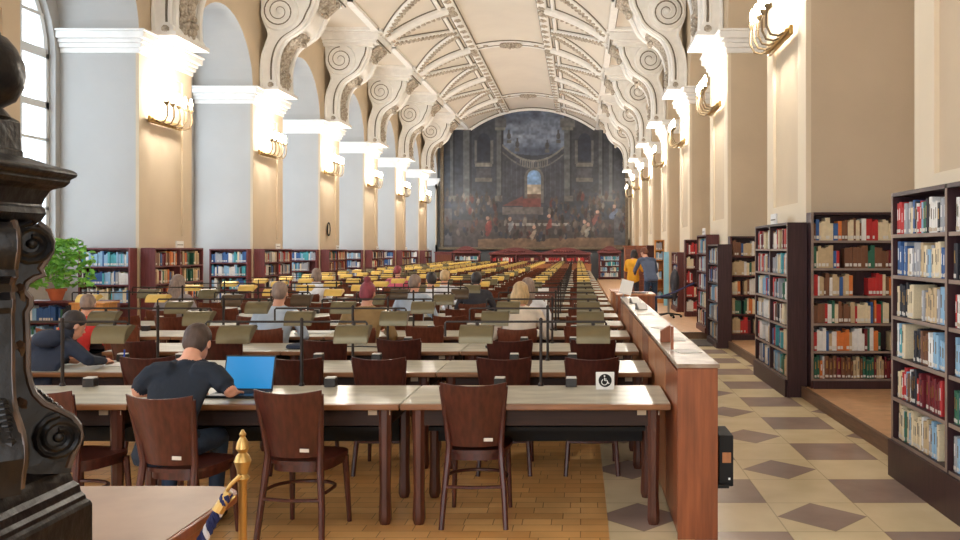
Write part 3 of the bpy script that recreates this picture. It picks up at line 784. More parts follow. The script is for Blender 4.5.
XJ = {(0, 0, 0): (-.645, 5.58, 0), (0, 1, 1): (-1.64, 5.3, -.1), (0, 1, 0): (-2.27, 5.12, -.16), (0, 2, 1): (-3.0, 5.3, -.25),
      (1, 0, 0): (-.57, 6.83, 0), (1, 0, 1): (.085, 6.83, 0), (1, 1, 1): (-1.5, 6.83, 0), (1, 1, 0): (-2.12, 6.83, 0), (3, 3, 0): (-5.36, 9.27, 0), (1, 2, 0): (-4.22, 6.66, -.25), (1, 2, 1): (-3.28, 6.9, .1)}
chair_at = {}
PP = [('person in bright red top at the far left behind the hooded person', 50, 318, 9.8, m_redc, m_hair_ash, 'short'),
      ('person with long ash hair sitting behind the black-shirted man', 186, 298, 11.9, m_greyc, m_hair_ash, 'long'),
      ('person in pale blue shirt bent over a desk in the middle left', 285, 304, 9.6, m_pale, m_hair_ash, 'short'),
      ('person with magenta hair in a bun and checked top', 338, 300, 9.75, m_olive, m_hair_red, 'bun'),
      ('person in pale shirt right of the one with magenta bun', 382, 306, 12.4, m_pale, m_hair_ash, 'short'),
      ('person with blond hair in a cream shirt sitting right of centre', 522, 298, 9.75, m_shirt_w, m_hair_blond, 'bob'),
      ('person with long brown hair next to the blond one in cream', 545, 300, 11.2, m_whitec, m_hair_ash, 'long'),
      ('person in dark top with dark hair behind the blond one', 510, 296, 13.8, m_darkc, m_hair_dark, 'short'),
      ('person in pink top far back in the middle', 402, 282, 19.4, m_pinkc, m_hair_red, 'short'),
      ('person in white shirt sitting far back right of the pink top', 458, 293, 15.2, m_whitec, m_hair_blond, 'short'),
      ('person in white shirt in the far left rows', 325, 286, 16.6, m_whitec, m_hair_ash, 'bob'),
      ('person in white top left of centre in the middle rows', 425, 300, 13.9, m_whitec, m_hair_dark, 'short')]
OCC = {}
for q_, (lb, px, py, Y, *_r) in enumerate(PP):
    r = max(0, int(round((Y-Y0)/PITCH))); cy = Y0+PITCH*r-.2; x = (px-VX)*cy/F0
    OCC[min(((abs(XC[j]+(-.36, .34)[s]-x), (r, j, s)) for j in range(4) for s in (0, 1) if (r, j, s) not in OCC and (r, j, s) not in SPINDLE))[1]] = q_
OCCI = {v: k for k, v in OCC.items()}

for r in range(NROW):
    y = Y0+PITCH*r; near = r < 6
    for j in range(4):
        if j == 3 and r < 3: continue
        xc = XC[j]+RX(r)
        who = '%s, %s' % (TN[j], rowname(r))
        if r == 0: who = {0: 'front row desk touching the counter', 1: 'front row desk where the man in black sits', 2: 'front row desk farthest left'}[j]
        dup(desk0 if near else deskf, (xc, y, 0), 0, ('worn wooden reading desk, '+who) if r else 'worn wooden '+who, 'reading desks')
        if not near:
            o = list(C.objects)[-1]; o['category'] = 'desk'
        for q, dx in enumerate((-.28, .21)):
            lb = 'power socket cube, %s half of %s' % ('left' if q == 0 else 'right', who)
            o = dup(sock0 if near else sockf, (xc+dx, y+.71, TZ), 0, lb, 'desk power sockets'); o['category'] = 'socket'
        style = 'o' if r < 2 else ('d' if (r+j) % 4 == 1 and r < 5 else ('y' if (r > 5 and rj.random() < .65) or (j >= 2 and r > 2 and rj.random() < .7) else 'o'))
        col = {'o': 'olive', 'd': 'darker brown', 'y': 'painted-lit yellow'}[style]
        key = (style, 0 if near else 1)
        if key not in rails: key = (style, 0)
        dup(rails[key], (xc, y+.74, 0), 0, 'rail with two %s shades over %s' % (col, who), 'lamp rails over the desks')
        for s in (0, 1):
            if (r, j, s) in EMPTY or (r, j, s) in SPINDLE: continue
            if (r, j, s) in XJ: cx, cy, rz = XJ[(r, j, s)]
            elif (r, j, s) in OCC: cx, cy, rz = xc+(-.36, .34)[s], y-.2, 0
            else: cx, cy, rz = xc+(-.36, .34)[s]+rj.uniform(-.05, .05), y+.1+rj.uniform(-.09, .04), rj.uniform(-.06, .06)
            lb = 'curved dark wooden chair, %s seat, %s' % ('left' if s == 0 else 'right', who)
            o = dup((chair0 if r < 3 else chair0r) if near else chairf, (cx, cy, 0), rz, lb, 'chairs at the reading desks'); o['category'] = 'chair'
            chair_at[(r, j, s)] = (cx, cy, rz)
for p in protos:
    for k in kids(p):
        for g in kids(k): bpy.data.objects.remove(g)
        bpy.data.objects.remove(k)
    bpy.data.objects.remove(p)
# spindle-back chairs of another kind by the counter
def spindle_chair():
    t = thing('spindle_chair', 'x', 'chair', group='spindle-back chairs')
    MB().box(-.2, .2, -.2, .2, .43, .455, m_chair_r).build('seat', t, 0, .01)
    for s in (-1, 1):
        MB().tube([(s*.18, -.2, 0), (s*.18, -.19, .45), (s*.18, -.25, .98)], .018, m_chair_r, 6).build('rear_leg', t)
        MB().tube([(s*.18, .18, 0), (s*.17, .17, .43)], .018, m_chair_r, 6).build('front_leg', t)
    MB().box(-.2, .2, -.265, -.24, .93, .99, m_chair_r).build('top_rail', t, 0, .005)
    for k in range(6):
        x = -.14+.056*k; MB().tube([(x, -.19, .45), (x, -.25, .94)], .009, m_chair_r, 5).build('spindle', t)
    return t
sp0 = spindle_chair()
for n_, (r, j, s) in enumerate(sorted(SPINDLE)):
    p = (XC[j]+(-.36, .34)[s], Y0+PITCH*r-.02, 0); lb = 'reddish spindle-back chair, %s seat nearest the counter, %s' % (('left', 'right')[s], rowname(r))
    if n_ == 0: sp0.location = p; sp0['label'] = lb
    else: dup(sp0, p, 0, lb)

# ------------------------------------------------------------------ counter (low shelf wall) along the aisle
t = thing('low_counter', 'long low cherry-veneered partition with worn pale top beside the desks', 'counter', (.565, 5.12, 0))
L_ = 7.3
MB().box(.0, .235, 0, .02, 0, 1.0, m_counter).build('end_panel', t, 0, .004)
for k in range(10):
    a = .022+k*(L_-.02)/10; MB().box(0, .018, a+.012, a+(L_-.02)/10-.012, .03, .975, m_counter2 if k % 3 else m_counter).build('side_panel', t, 0, .003)
MB().box(.19, .235, .02, L_, 0, .99, m_counter).build('aisle_panel', t, 0)
MB().box(.02, .19, .03, L_, .02, .96, m_black).build('core', t, 0)
MB().box(-.006, .245, -.008, L_+.01, 1.0, 1.024, m_countertop).build('counter_top', t, 0, .004)
MB().box(.236, .3, -.0, .04, .3, .32, m_black).build('bracket', t, 0)
# wedge and post standing on it
w = MB(); w.prism([(-.035, 0), (.035, 0), (.035, .122), (-.035, .08)], 'y', 0, .06, m_counter); tag(w.build('wooden_wedge', smooth=0, bev=.003, loc=(.61, 6.3, 1.025)), 'small reddish wooden wedge block on the worn counter top', 'block')
w = MB(); w.box(-.009, .009, -.009, .009, 0, .155, m_counter); tag(w.build('wooden_upright', smooth=0, loc=(.607, 5.83, 1.025)), 'thin wooden upright standing on the counter before the wedge block', 'post')
# papers, leaflets, stands
for n_, (x, y, rz, lb) in enumerate(((.69, 5.75, .2, 'printed notice lying flat on near end of the counter top'), (.7, 6.5, -.1, 'printed notice lying right of the wedge block'), (.66, 9.0, .15, 'printed notice lying before the two leaflet stands'), (.7, 7.45, .35, 'printed notice lying just beyond the wedge block'))):
    p = MB().box(-.075, .075, -.105, .105, 0, .003, m_paper).build('printed_notice', None, 0, loc=(x, y, 1.025)); p.rotation_euler.z = rz; tag(p, lb, 'paper', 'notices on the counter top')
for n_, (y, lb) in enumerate(((9.75, 'tilted grey leaflet stand on the counter, nearer of the two'), (10.9, 'tilted grey leaflet stand on the counter, farther of the two'))):
    t = thing('leaflet_stand', lb, 'stand', (.68, y, 1.024), .2, 'leaflet stands on the counter'); t.scale = (.65,)*3
    MB().prism([(-.08, 0), (.1, 0), (.1, .1), (.085, .1)], 'x', -.09, .09, m_steel).build('wedge_base', t, 0); 
    o = MB().box(-.075, .075, -.1, .1, .0, .004, m_paper).build('leaflet', t, 0, loc=(0, -.005, .062)); o.rotation_euler.x = .545
t = thing('sign_holder', 'tilted white notice on a thin stand at far end of the counter', 'sign', (.62, 12.2, 1.024), 0); t.scale = (.85,)*3
MB().box(-.06, .06, -.05, .05, 0, .01, m_steel).tube([(-.05, 0, 0), (0, .0, .1)], .008, m_steel, 6).build('stand_foot', t, 0)
o = MB().box(-.1, .1, -.003, .003, -.12, .12, m_paper).build('notice_board', t, 0, loc=(.02, 0, .17)); o.rotation_euler = (-.3, .25, 0)
# black box on the aisle side
t = thing('wall_box', 'black leaflet box fixed to the aisle side of the counter', 'box', (.812, 5.16, 0))
MB().box(0, .085, 0, .28, .3, .6, m_black).build('casing', t, 0, .006); MB().box(.02, .07, -.004, .0, .44, .5, m_counter2).build('card', t, 0); MB().box(.055, .066, -.004, 0, .34, .352, m_paper).build('small_tag', t, 0)
# wheelchair card on the desk
t = thing('wheelchair_sign', 'small white standing card with black wheelchair symbol on front desk', 'sign', (.165, 5.9, TZ))
MB().box(-.062, .062, 0, .012, 0, .118, m_paper).build('card', t, 0, .004)
MB().lathe([(.044, 0), (.044, .003)], m_black, 28, T=Matrix.Translation((0, 0, .062)) @ Matrix.Rotation(PI/2, 4, 'X')).build('black_disc', t, 20)
T = Matrix.Translation((0, -.0045, .062))
mb = MB(); mb.tube([(.0245*math.cos(a)*.8-.004, 0, .0245*math.sin(a)*.8-.01) for a in [R(120+i*15) for i in range(17)]], .0028, m_paper, 6, T=T)
mb.ell((-.004, 0, .03), (.0055, .002, .0055), m_paper, T=T).tube([(-.004, 0, .02), (-.003, 0, .0), (.014, 0, -.001), (.022, 0, -.02), (.028, 0, -.018)], .003, m_paper, 6, T=T).tube([(-.004, 0, .01), (.01, 0, .01)], .0025, m_paper, 6, T=T)
mb.build('wheelchair_symbol', t)
# ------------------------------------------------------------------ bookcases and books
rb = random.Random(21)
BC = {'white': (226, 224, 220), 'cream': (222, 206, 172), 'grey': (158, 160, 166), 'blue': (52, 92, 148), 'pale blue': (140, 178, 206), 'red': (186, 44, 44), 'dark red': (112, 28, 36), 'green': (48, 104, 82),
      'black': (36, 36, 44), 'brown': (118, 78, 54), 'teal': (70, 158, 168), 'beige': (196, 172, 134), 'orange': (214, 120, 56)}
BM = {k: M('book_'+k.replace(' ', '_'), srgb(*c), .5, var=.08, scale=20) for k, c in BC.items()}
m_page = M('book_pages', srgb(226, 216, 196), .9, var=.05, scale=60)
def book_mesh(mat):
    mb = MB()                                          # unit book: x thickness, y depth (spine at y=0), z height
    mb.prism([(.0, .06), (.12, .015), (.5, 0), (.88, .015), (1, .06), (1, 1), (.9, 1), (.9, .1), (.1, .1), (.1, 1), (0, 1)], 'z', 0, 1, mat)
    mb.box(.1, .9, .1, .97, .02, .98, m_page)
    mb.box(.16, .84, -.003, .02, .05, .16, m_sockettop if mat is not BM['white'] else m_tag)
    mb.box(.36, .64, -.003, .02, .45, .8, m_brass if mat in (BM['black'], BM['dark red'], BM['brown'], BM['green']) else m_line if mat in (BM['white'], BM['cream'], BM['beige'], BM['pale blue']) else m_paper)
    return mb.mesh('book', 30)
BMESH = {k: book_mesh(m) for k, m in BM.items()}
PAL = {'mix': ['white']*4+['cream']*3+['grey']*3+['blue']*2+['red']*2+['dark red', 'green', 'black', 'black', 'brown', 'teal', 'beige', 'beige', 'pale blue', 'pale blue'],
       'warm': ['red', 'beige', 'beige', 'cream', 'brown', 'brown', 'orange', 'dark red', 'green', 'white', 'blue', 'cream'],
       'cool': ['white']*3+['pale blue']*4+['grey']*3+['blue']*2+['teal']*2+['black', 'cream'],
       'red': ['dark red']*6+['red']*6+['cream', 'white'], 'dark': ['black', 'dark red', 'brown', 'grey', 'black', 'blue']}
stuff = MB(); NB = [0]; SHELFN = ['top', 'second', 'third', 'fourth', 'fifth', 'sixth', 'bottom']
def fill(o, W, x0, x1, z, h, depth, pal, indiv, where, gap=.18):
    """stand books on a shelf, from x0 to x1 in the bookcase's own frame"""
    x = x0+.012; T = o.matrix_basis.copy() if False else Matrix.LocRotScale(o.location, o.rotation_euler, None)
    n_ = 0; run = None; left = 0
    while True:
        if left <= 0: run = rb.choice(PAL[pal]); left = rb.choice((1, 1, 1, 2, 4))
        left -= 1
        if rb.random() < .045 and x1-x > .35: x += rb.uniform(.04, gap)
        th = rb.uniform(.022, .05) if not indiv else rb.choice((.02, .026, .032, .036, .042, .052))
        if x+th > x1-.012: break
        hh = h*rb.uniform(.68, .93); dd = min(depth-.03, rb.uniform(.15, .2)); y = .022+rb.uniform(0, .02)
        if indiv and NB[0] < 300:
            NB[0] += 1; n_ += 1
            b = bpy.data.objects.new('book', BMESH[run]); C.objects.link(b); b.location = T @ Vector((x, y, z+.001)); b.rotation_euler = o.rotation_euler; b.scale = (th, dd, hh)
            tag(b, '%s book, %s on %s' % (run, ORD[n_-1] if n_ <= 40 else 'far', where), 'book', 'shelved books in the aisle bookcases')
        else:
            p = [(x, y), (x+th, y), (x+th, y+dd), (x, y+dd)]
            vs = [(a, b_, zz) for zz in (z+.002, z+hh) for a, b_ in p]
            stuff.add(vs, [(0, 1, 5, 4), (1, 2, 6, 5), (3, 0, 4, 7), (2, 3, 7, 6), (0, 3, 2, 1)], BM[run], T)
            stuff.add([(x+.1*th, y+.01, z+hh+.001), (x+.9*th, y+.01, z+hh+.001), (x+.9*th, y+dd, z+hh+.001), (x+.1*th, y+dd, z+hh+.001)], [(0, 1, 2, 3)], m_page, T)
            if rb.random() < .7: stuff.add([(x+.1*th, y-.002, z+.02), (x+.9*th, y-.002, z+.02), (x+.9*th, y-.002, z+.055), (x+.1*th, y-.002, z+.055)], [(0, 1, 2, 3)], m_sockettop, T)
        x += th+.001
def bookcase(label, loc, rz, width, H, depth, tiers, bays, m, pal='mix', indiv=(), plinth=.1, edge=None, sign=False, group=None, where='', skip=()):
    t = thing('bookcase', label, 'bookcase', loc, rz, group); e = edge or m; tk = .028
    h = (H-plinth-tk)/tiers; bw = width/bays
    for k, x in enumerate([0]+[bw*(i+1)-tk for i in range(bays)]):
        a = MB().box(x, x+tk, .004, depth, .0, H, m).box(x, x+tk, 0, .004, plinth, H, e)
        a.build('side_panel' if k in (0, bays) else 'divider', t, 0)
    MB().box(tk, width-tk, depth-.012, depth, plinth, H-tk, m if side_back else m).build('back_panel', t, 0)
    MB().box(tk, width-tk, .0, depth-.012, H-tk, H, m).build('top_panel', t, 0)
    MB().box(-.012 if plinth > .15 else tk, width-tk, -.02, .02, 0.0, plinth, m).build('plinth', t, 0)
    for b in range(bays):
        xa, xb = b*bw+tk+.001, (b+1)*bw-tk-.001
        if b == 0 or True:
            for q in range(tiers):
                z = plinth+h*q
                MB().box(xa, xb, .004, depth-.012, z-.0, z+.02, m).box(xa, xb, 0, .004, z-.004, z+.022, e).build('shelf', t, 0)
                if (b, q) in skip: continue
                sh = tiers-1-q
                wh = '%s shelf of %s' % ('top' if sh == 0 else 'bottom' if q == 0 else ORD[sh], where+(', bay '+('farther' if b == 0 else 'nearer') if bays > 1 and where else ''))
                fill(t, None, xa, xb-(rb.uniform(0, .22) if rb.random() < .4 else 0), z+.021, h-.03, depth, pal if isinstance(pal, str) else pal[b % len(pal)], b in indiv, wh)
    if sign: 
        MB().box(width*.45, width*.45+.3, .03, .05, H+.001, H+.13, m_paper).box(width*.45+.03, width*.45+.27, .026, .03, H+.05, H+.065, m_line).build('sign_card', t, 0)
    return t
side_back = True
# right side of the aisle. facing the aisle: rz=-90deg, local x runs towards the camera
H2 = 2.11
bookcase('tall dark bookcase with grey worn edges, nearest on the right edge', (2.33, 6.6, 0), -PI/2, 3.0, H2, .26, 6, 3, m_shelf_dark, 'mix', (0, 1), .27, m_shelf_edge, where='the nearest right bookcase')
bookcase('wide bookcase facing the camera between the two aisle bookcases', (2.6, 9.92, .12), 0, 1.28, 1.99, .21, 6, 1, m_shelf_dark, 'warm', (0,), .09, m_shelf_edge, where='the bookcase facing the camera')
bookcase('tall dark bookcase facing the aisle with a white sign on top', (2.36, 11.9, 0), -PI/2, 1.85, 2.0, .23, 6, 2, m_shelf_dark, 'mix', (), .2, m_shelf_edge, sign=True)
bookcase('narrow dark bookcase facing the camera behind the signed aisle bookcase', (2.6, 15.27, .12), 0, 1.28, 1.8, .26, 5, 1, m_shelf_dark, 'warm', (), .09, m_shelf)
bookcase('shorter black-sided bookcase beside the aisle mat', (2.34, 16.2, 0), -PI/2, 1.2, 1.78, .24, 5, 1, m_shelf_dark, 'mix', (), .1)
bookcase('taller bookcase behind the black-sided one on the aisle', (2.34, 17.7, .12), -PI/2, 1.3, 1.85, .24, 5, 1, m_shelf, 'mix', (), .1, sign=True)
bookcase('bookcase of red bound volumes at the turn of the aisle', (2.45, 20.6, .12), 0, .42, 1.8, .26, 5, 1, m_shelf, 'red', (), .1)
bookcase('slim brown bookcase seen end-on left of the red volumes', (2.42, 23.4, .12), -PI/2, 1.4, 1.5, .17, 5, 1, m_shelf, 'mix', (), .1)
bookcase('honey pine bookcase at far end of the right wall', (2.18, 25.8, .12), 0, .28, 1.85, .28, 6, 1, m_orange, 'cool', (), .1)
bookcase('brown bookcase left of the honey pine bookcase', (2.08, 27.6, .12), 0, .3, 1.7, .28, 5, 1, m_shelf, 'dark', (), .1)
# left side: one in each bay facing the camera, one on each pier facing the hall
HL = 1.72
for n_, k in enumerate(range(3, 9)):
    y = YP[k]
    bookcase('plum-stained bookcase in the window bay before %s pier of left wall' % ('the '+ORD[n_]+' visible'), (XL-.93, y-.26, 0), 0, .9, HL-.03*n_*.5, .25, 5, 1, m_shelf_left, 'cool', (), .1, m_shelf_left, group='bookcases in the left bays')
    bookcase('plum-stained bookcase with sign card against %s pier of left wall' % ('the '+ORD[n_]+' visible'), (XL+.27, y+.02, 0), PI/2, 2.0, HL-.03*n_*.5, .25, 5, 2, m_shelf_left, 'warm' if n_ % 2 == 0 else 'mix', (), .1, m_shelf_left, sign=True, group='bookcases against the left piers')
# low shelf beneath the plant
bookcase('low brown bookcase under the potted plant', (-7.8, 12.31, 0), 0, 1.2, .97, .3, 3, 1, m_shelf_left, 'mix', (), .08)
# far end: carved cabinets before the painting
def cabinet(label, x0, x1, Y, H, ped, pal, bays=2):
    t = thing('carved_bookcase', label, 'bookcase', (x0, Y, 0)); W_ = x1-x0
    MB().box(0, W_, .3, .33, 0, H, m_shelf_left).build('back_panel', t, 0)
    for x in [0]+[W_*(i+1)/bays-.07*(i == bays-1) for i in range(bays)]:
        p = MB().box(x, x+.09, 0, .3, 0, H, m_shelf_left)
        for q in range(14): p.ell((x+.045, -.02, .1+q*(H-.15)/14), (.05, .04, .05), m_shelf_left, 6, 4)
        p.build('carved_post', t)
    for b in range(bays):
        xa, xb = W_*b/bays+.09, W_*(b+1)/bays-.07
        for q in range(4):
            z = .25+q*(H-.35)/4; MB().box(xa, xb, .02, .3, z-.02, z, m_shelf_left).build('shelf', t, 0)
            fill(t, None, xa, xb, z, (H-.35)/4-.03, .3, pal, False, '')
    MB().box(-.06, W_+.06, -.06, .33, H, H+.08, m_shelf_left).build('cornice', t, 0, .01)
    if ped:
        for b in range(ped):
            nb = ped; a, c = W_*b/nb, W_*(b+1)/nb
            pts = [(a-.03, H+.08), (c+.03, H+.08), (c+.03, H+.12)]+[(c-(c-a)*i/12, H+.12+.26*math.sin(PI*i/12)**1.6) for i in range(1, 12)]+[(a-.03, H+.12)]
            p = MB().prism(pts, 'y', 0, .1, m_shelf_left)
            for q in range(9): p.ell((a+(c-a)*(.3+.05*q), -.02, H+.18), (.07, .04, .06), m_shelf_left, 6, 4)
            p.build('carved_pediment', t)
    return t
YC = 46.2
cabinet('carved bookcase with twin pediments and red volumes below the painting', -4.75, .5, YC, 1.42, 2, 'red', 4)
cabinet('carved bookcase with pediment left below the painting', -6.7, -5.3, YC, 1.5, 1, 'cool', 1)
cabinet('carved bookcase with pediment right below the painting', .95, 2.1, YC, 1.5, 1, 'cool', 1)
t = thing('closed_cupboard', 'reddish plain cupboard beside the left carved bookcase', 'cupboard', (-7.65, YC, 0)); MB().box(0, .9, 0, .3, 0, 1.5, m_shelf_left).build('body', t, 0, .01); MB().box(.08, .82, -.02, 0, .2, 1.42, m_chair_r).build('door', t, 0, .006); MB().box(-.04, .94, -.04, .34, 1.5, 1.57, m_shelf_left).build('cornice', t, 0)
t = thing('card_catalogue', 'reddish brown wooden card catalogue behind the two standing people', 'cabinet', (1.55, 31, .12)); MB().box(0, .85, 0, .5, 0, 1.65, m_counter).build('body', t, 0, .01)
for a in range(3):
    for b in range(7): MB().box(.05+a*.25, .27+a*.25, -.02, 0, .1+b*.215, .29+b*.215, m_chair_r).build('drawer', t, 0)
MB().box(-.04, .89, -.04, .52, 1.65, 1.71, m_counter).build('top_panel', t, 0)

tag(stuff.build('shelved_books', None, 0), 'hundreds of further shelved books in the bookcases along both walls', 'books', kind='stuff')

# low wood barrier behind the last desks and book trolley litter
t = thing('wooden_barrier', 'long low wooden barrier closing the desk rows before the far bookcases', 'barrier', (-6.8, 41.2, 0))
MB().box(0, 7.3, 0, .06, 0, .98, m_counter2).build('panel', t, 0); MB().box(-.02, 7.32, -.04, .12, .98, 1.02, m_counter2).build('top_rail', t, 0)
# reception counters beyond the long counter
def counter_block(label, x0, x1, y0, y1, z0, H, m):
    t = thing('reception_counter', label, 'counter', (x0, y0, z0))
    MB().box(0, x1-x0, 0, .04, 0, H-.03, m).build('front_panel', t, 0, .004)
    MB().box(0, .04, .041, y1-y0, 0, H-.03, m).build('side_panel', t, 0); MB().box(x1-x0-.04, x1-x0, .041, y1-y0, 0, H-.03, m).build('side_panel', t, 0)
    MB().box(-.02, x1-x0+.02, -.02, y1-y0+.02, H-.03, H, m_counter2).build('counter_top', t, 0, .004); return t
counter_block('orange-brown reception counter straight beyond the long low counter', .6, 1.2, 14.2, 15.0, .0, .97, m_counter)
counter_block('pale wooden counter box left of the reception counter',   .56, .86, 15.4, 16.4, 0, .96, m_counter2)
t = thing('computer_monitor', 'pale blue lit screen on the reception counter', 'monitor', (.76, 14.7, .971)); t.scale = (.42,)*3; MB().box(-.1, .1, -.07, .07, 0, .012, m_black).box(-.02, .02, .01, .03, .012, .15, m_black).build('stand', t, 0)
MB().box(-.2, .2, -.01, .02, .12, .42, m_black).build('housing', t, 0); MB().box(-.185, .185, -.013, -.0101, .135, .405, M('pale_screen', (.4, .7, .8), .4, emit=srgb(150, 214, 226), es=.8)).build('screen', t, 0)
t = thing('keyboard', 'black keyboard and papers lying on the reception counter', 'keyboard', (.95, 14.45, .971)); t.scale = (.8,)*3; MB().box(-.2, .2, -.07, .07, 0, .02, m_black).build('casing', t, 0, .003)
# blue board
tag(MB().box(-.07, .07, 0, .05, 0, 1.5, m_sky).build('display_board', None, 0, loc=(2.4, 24.6, .12)), 'tall light blue display board beside the honey pine bookcase', 'board')
# office chair with a black jacket
t = thing('office_chair', 'swivel office chair with black jacket over its back', 'chair', (2.03, 20.3, .12))
mb = MB(); 
for k in range(5):
    w_ = 2*PI*k/5; mb.tube([(0, 0, .1), (.28*math.cos(w_), .28*math.sin(w_), .06)], .018, m_black, 6); mb.ell((.29*math.cos(w_), .29*math.sin(w_), .03), (.03, .03, .03), m_black, 8, 6)
mb.build('star_base', t); MB().tube([(0, 0, .1), (0, 0, .44)], .025, m_steel, 8).build('gas_lift', t)
MB().ell((0, 0, .48), (.23, .23, .05), m_hood, 16, 8).build('seat', t); MB().ell((.18, 0, .8), (.06, .2, .24), m_black, 12, 8).tube([(.1, 0, .47), (.22, 0, .6)], .02, m_black, 6).build('backrest', t); MB().ell((.14, -.02, .82), (.11, .24, .3), m_darkc, 14, 8).ell((.12, -.2, .62), (.06, .06, .24), m_darkc).build('jacket', t)
# rope barrier across the aisle
ps = [PX(640, 294, 19.5), PX(648, 297, 19), PX(660, 297, 18.6), PX(675, 292, 18.2), PX(694, 283, 17.6)]
tag(MB().tube([tuple(p) for p in smooth_path3(ps)] if False else [tuple(p) for p in ps], .018, m_rope_b, 6).build('barrier_rope'), 'dark blue rope hanging across the far end of the aisle', 'rope')
tag(MB().box(-.75, .75, 0, 1.1, 0, .012, m_mat).build('door_mat', None, 0, loc=(1.6, 15.35, 0)), 'dark rubber mat on the tiles before the step', 'mat')
# papers and small things on desks
# plant
t = thing('potted_plant', 'bushy green plant in a terracotta pot on low bookcase at left', 'plant', (-7.42, 12.46, .971))
MB().lathe([(.075, 0), (.115, .13), (.13, .13), (.135, .165), (.115, .165), (.108, .15)], m_pot, 20).build('pot', t); MB().lathe([(.108, .12), (.108, .15)], m_soil, 16).build('soil', t)
mb = MB(); rp = random.Random(2)
for k in range(420):
    a = rp.uniform(0, 2*PI); rr = .4*rp.random()**.5; z = rp.uniform(.2, .86); rr *= 1.0-.55*abs((z-.55)/.4)**2 if z > .55 else 1; c = Vector((rr*math.cos(a)*1.35, rr*math.sin(a)*.8, z))
    e = Euler((rp.uniform(-.9, .9), rp.uniform(-.9, .9), rp.uniform(0, 6.3))); s = rp.uniform(.05, .085)
    pts = [(0, -s, 0), (s*.5, -s*.2, .01), (s*.35, s*.6, .0), (0, s, -.02), (-s*.35, s*.6, 0), (-s*.5, -s*.2, .01)]
    mb.add([tuple(c+e.to_matrix() @ Vector(p)) for p in pts], [(0, 1, 2, 3), (0, 3, 4, 5)], m_leaf)
mb.build('foliage', t, 0)['kind'] = 'stuff'
mb = MB()
for k in range(12):
    a = rp.uniform(0, 6.3); mb.tube([(0, 0, .14), (.08*math.cos(a), .08*math.sin(a), .45), (.22*math.cos(a), .2*math.sin(a), .75)], [.009, .006, .003], m_leaf, 5)
mb.build('stem', t)
t = thing('wooden_cabinet', 'small orange wooden cabinet right of the potted plant', 'cabinet', (-6.6, 11.4, 0)); MB().box(0, .42, 0, .35, 0, .98, m_orange).build('body', t, 0, .01); MB().box(-.02, .44, -.02, .37, .98, 1.0, m_orange).build('top_panel', t, 0)

# ------------------------------------------------------------------ black carved pedestal, brass post, round table in front
PXC, PYC = -1.587, 2.3
t = thing('carved_pedestal', 'massive black carved wooden scroll pedestal at the left edge', 'pedestal', (PXC, PYC, 0))
def PS(x, y):                                          # far right corner of a square moulding
    q = (x-VX)/F0; r = (q*PYC-PXC)/(1-q); return (r, 1.69-(y-VY)*(PYC+r)/F0)
def PR(x, y):                                          # edge of a turned part
    return ((x-VX)/F0*PYC-PXC, 1.69-(y-VY)*PYC/F0)
def stack(name, pts, m, bev=.004):
    mb = MB(); q = [PS(*p) for p in pts]; q = [(r, max(0, z)) for r, z in q]   # square mouldings: mitred four-sided rings
    vs = []; 
    for r, z in q: vs += [(-r, -r, z), (r, -r, z), (r, r, z), (-r, r, z)]
    fs = [(4*i+j, 4*i+(j+1) % 4, 4*i+4+(j+1) % 4, 4*i+4+j) for i in range(len(q)-1) for j in range(4)]+[(3, 2, 1, 0), tuple(4*(len(q)-1)+j for j in range(4))]
    mb.add(vs, fs, m); return mb.build(name, t, 20, bev)
stack('base_plinth', [(93, 893), (93, 503), (91, 500), (87, 498), (86, 494), (82, 491), (80, 484), (74, 480), (72, 474), (66, 468), (40, 464)], m_blackwood)
stack('abacus', [(30, 228), (42, 221), (47, 214), (46, 209), (42, 206), (46, 198), (52, 190), (66, 187), (71, 183), (71, 180), (77, 178), (79, 174), (74, 171), (50, 165), (30, 158), (24, 158), (24, 152), (22, 150), (21, 122), (14, 118), (8, 116)], m_blackwood)
MB().lathe([PR(x, y) for x, y in ((2, 120), (6, 116), (2, 110), (-2, 106), (10, 98), (17, 84), (18.5, 72), (17, 60), (10, 45), (3, 36), (-3, 33), (-5, 26), (-10, 18))], m_blackwood, 24).build('urn_finial', t)
MB().lathe([(PS(x, y)[0]*1.0, PS(x, y)[1]) for x, y in ((20, 466), (16, 440), (12, 400), (20, 360), (24, 330), (20, 290), (24, 260), (30, 228))], m_blackwood, 12).build('core_column', t)
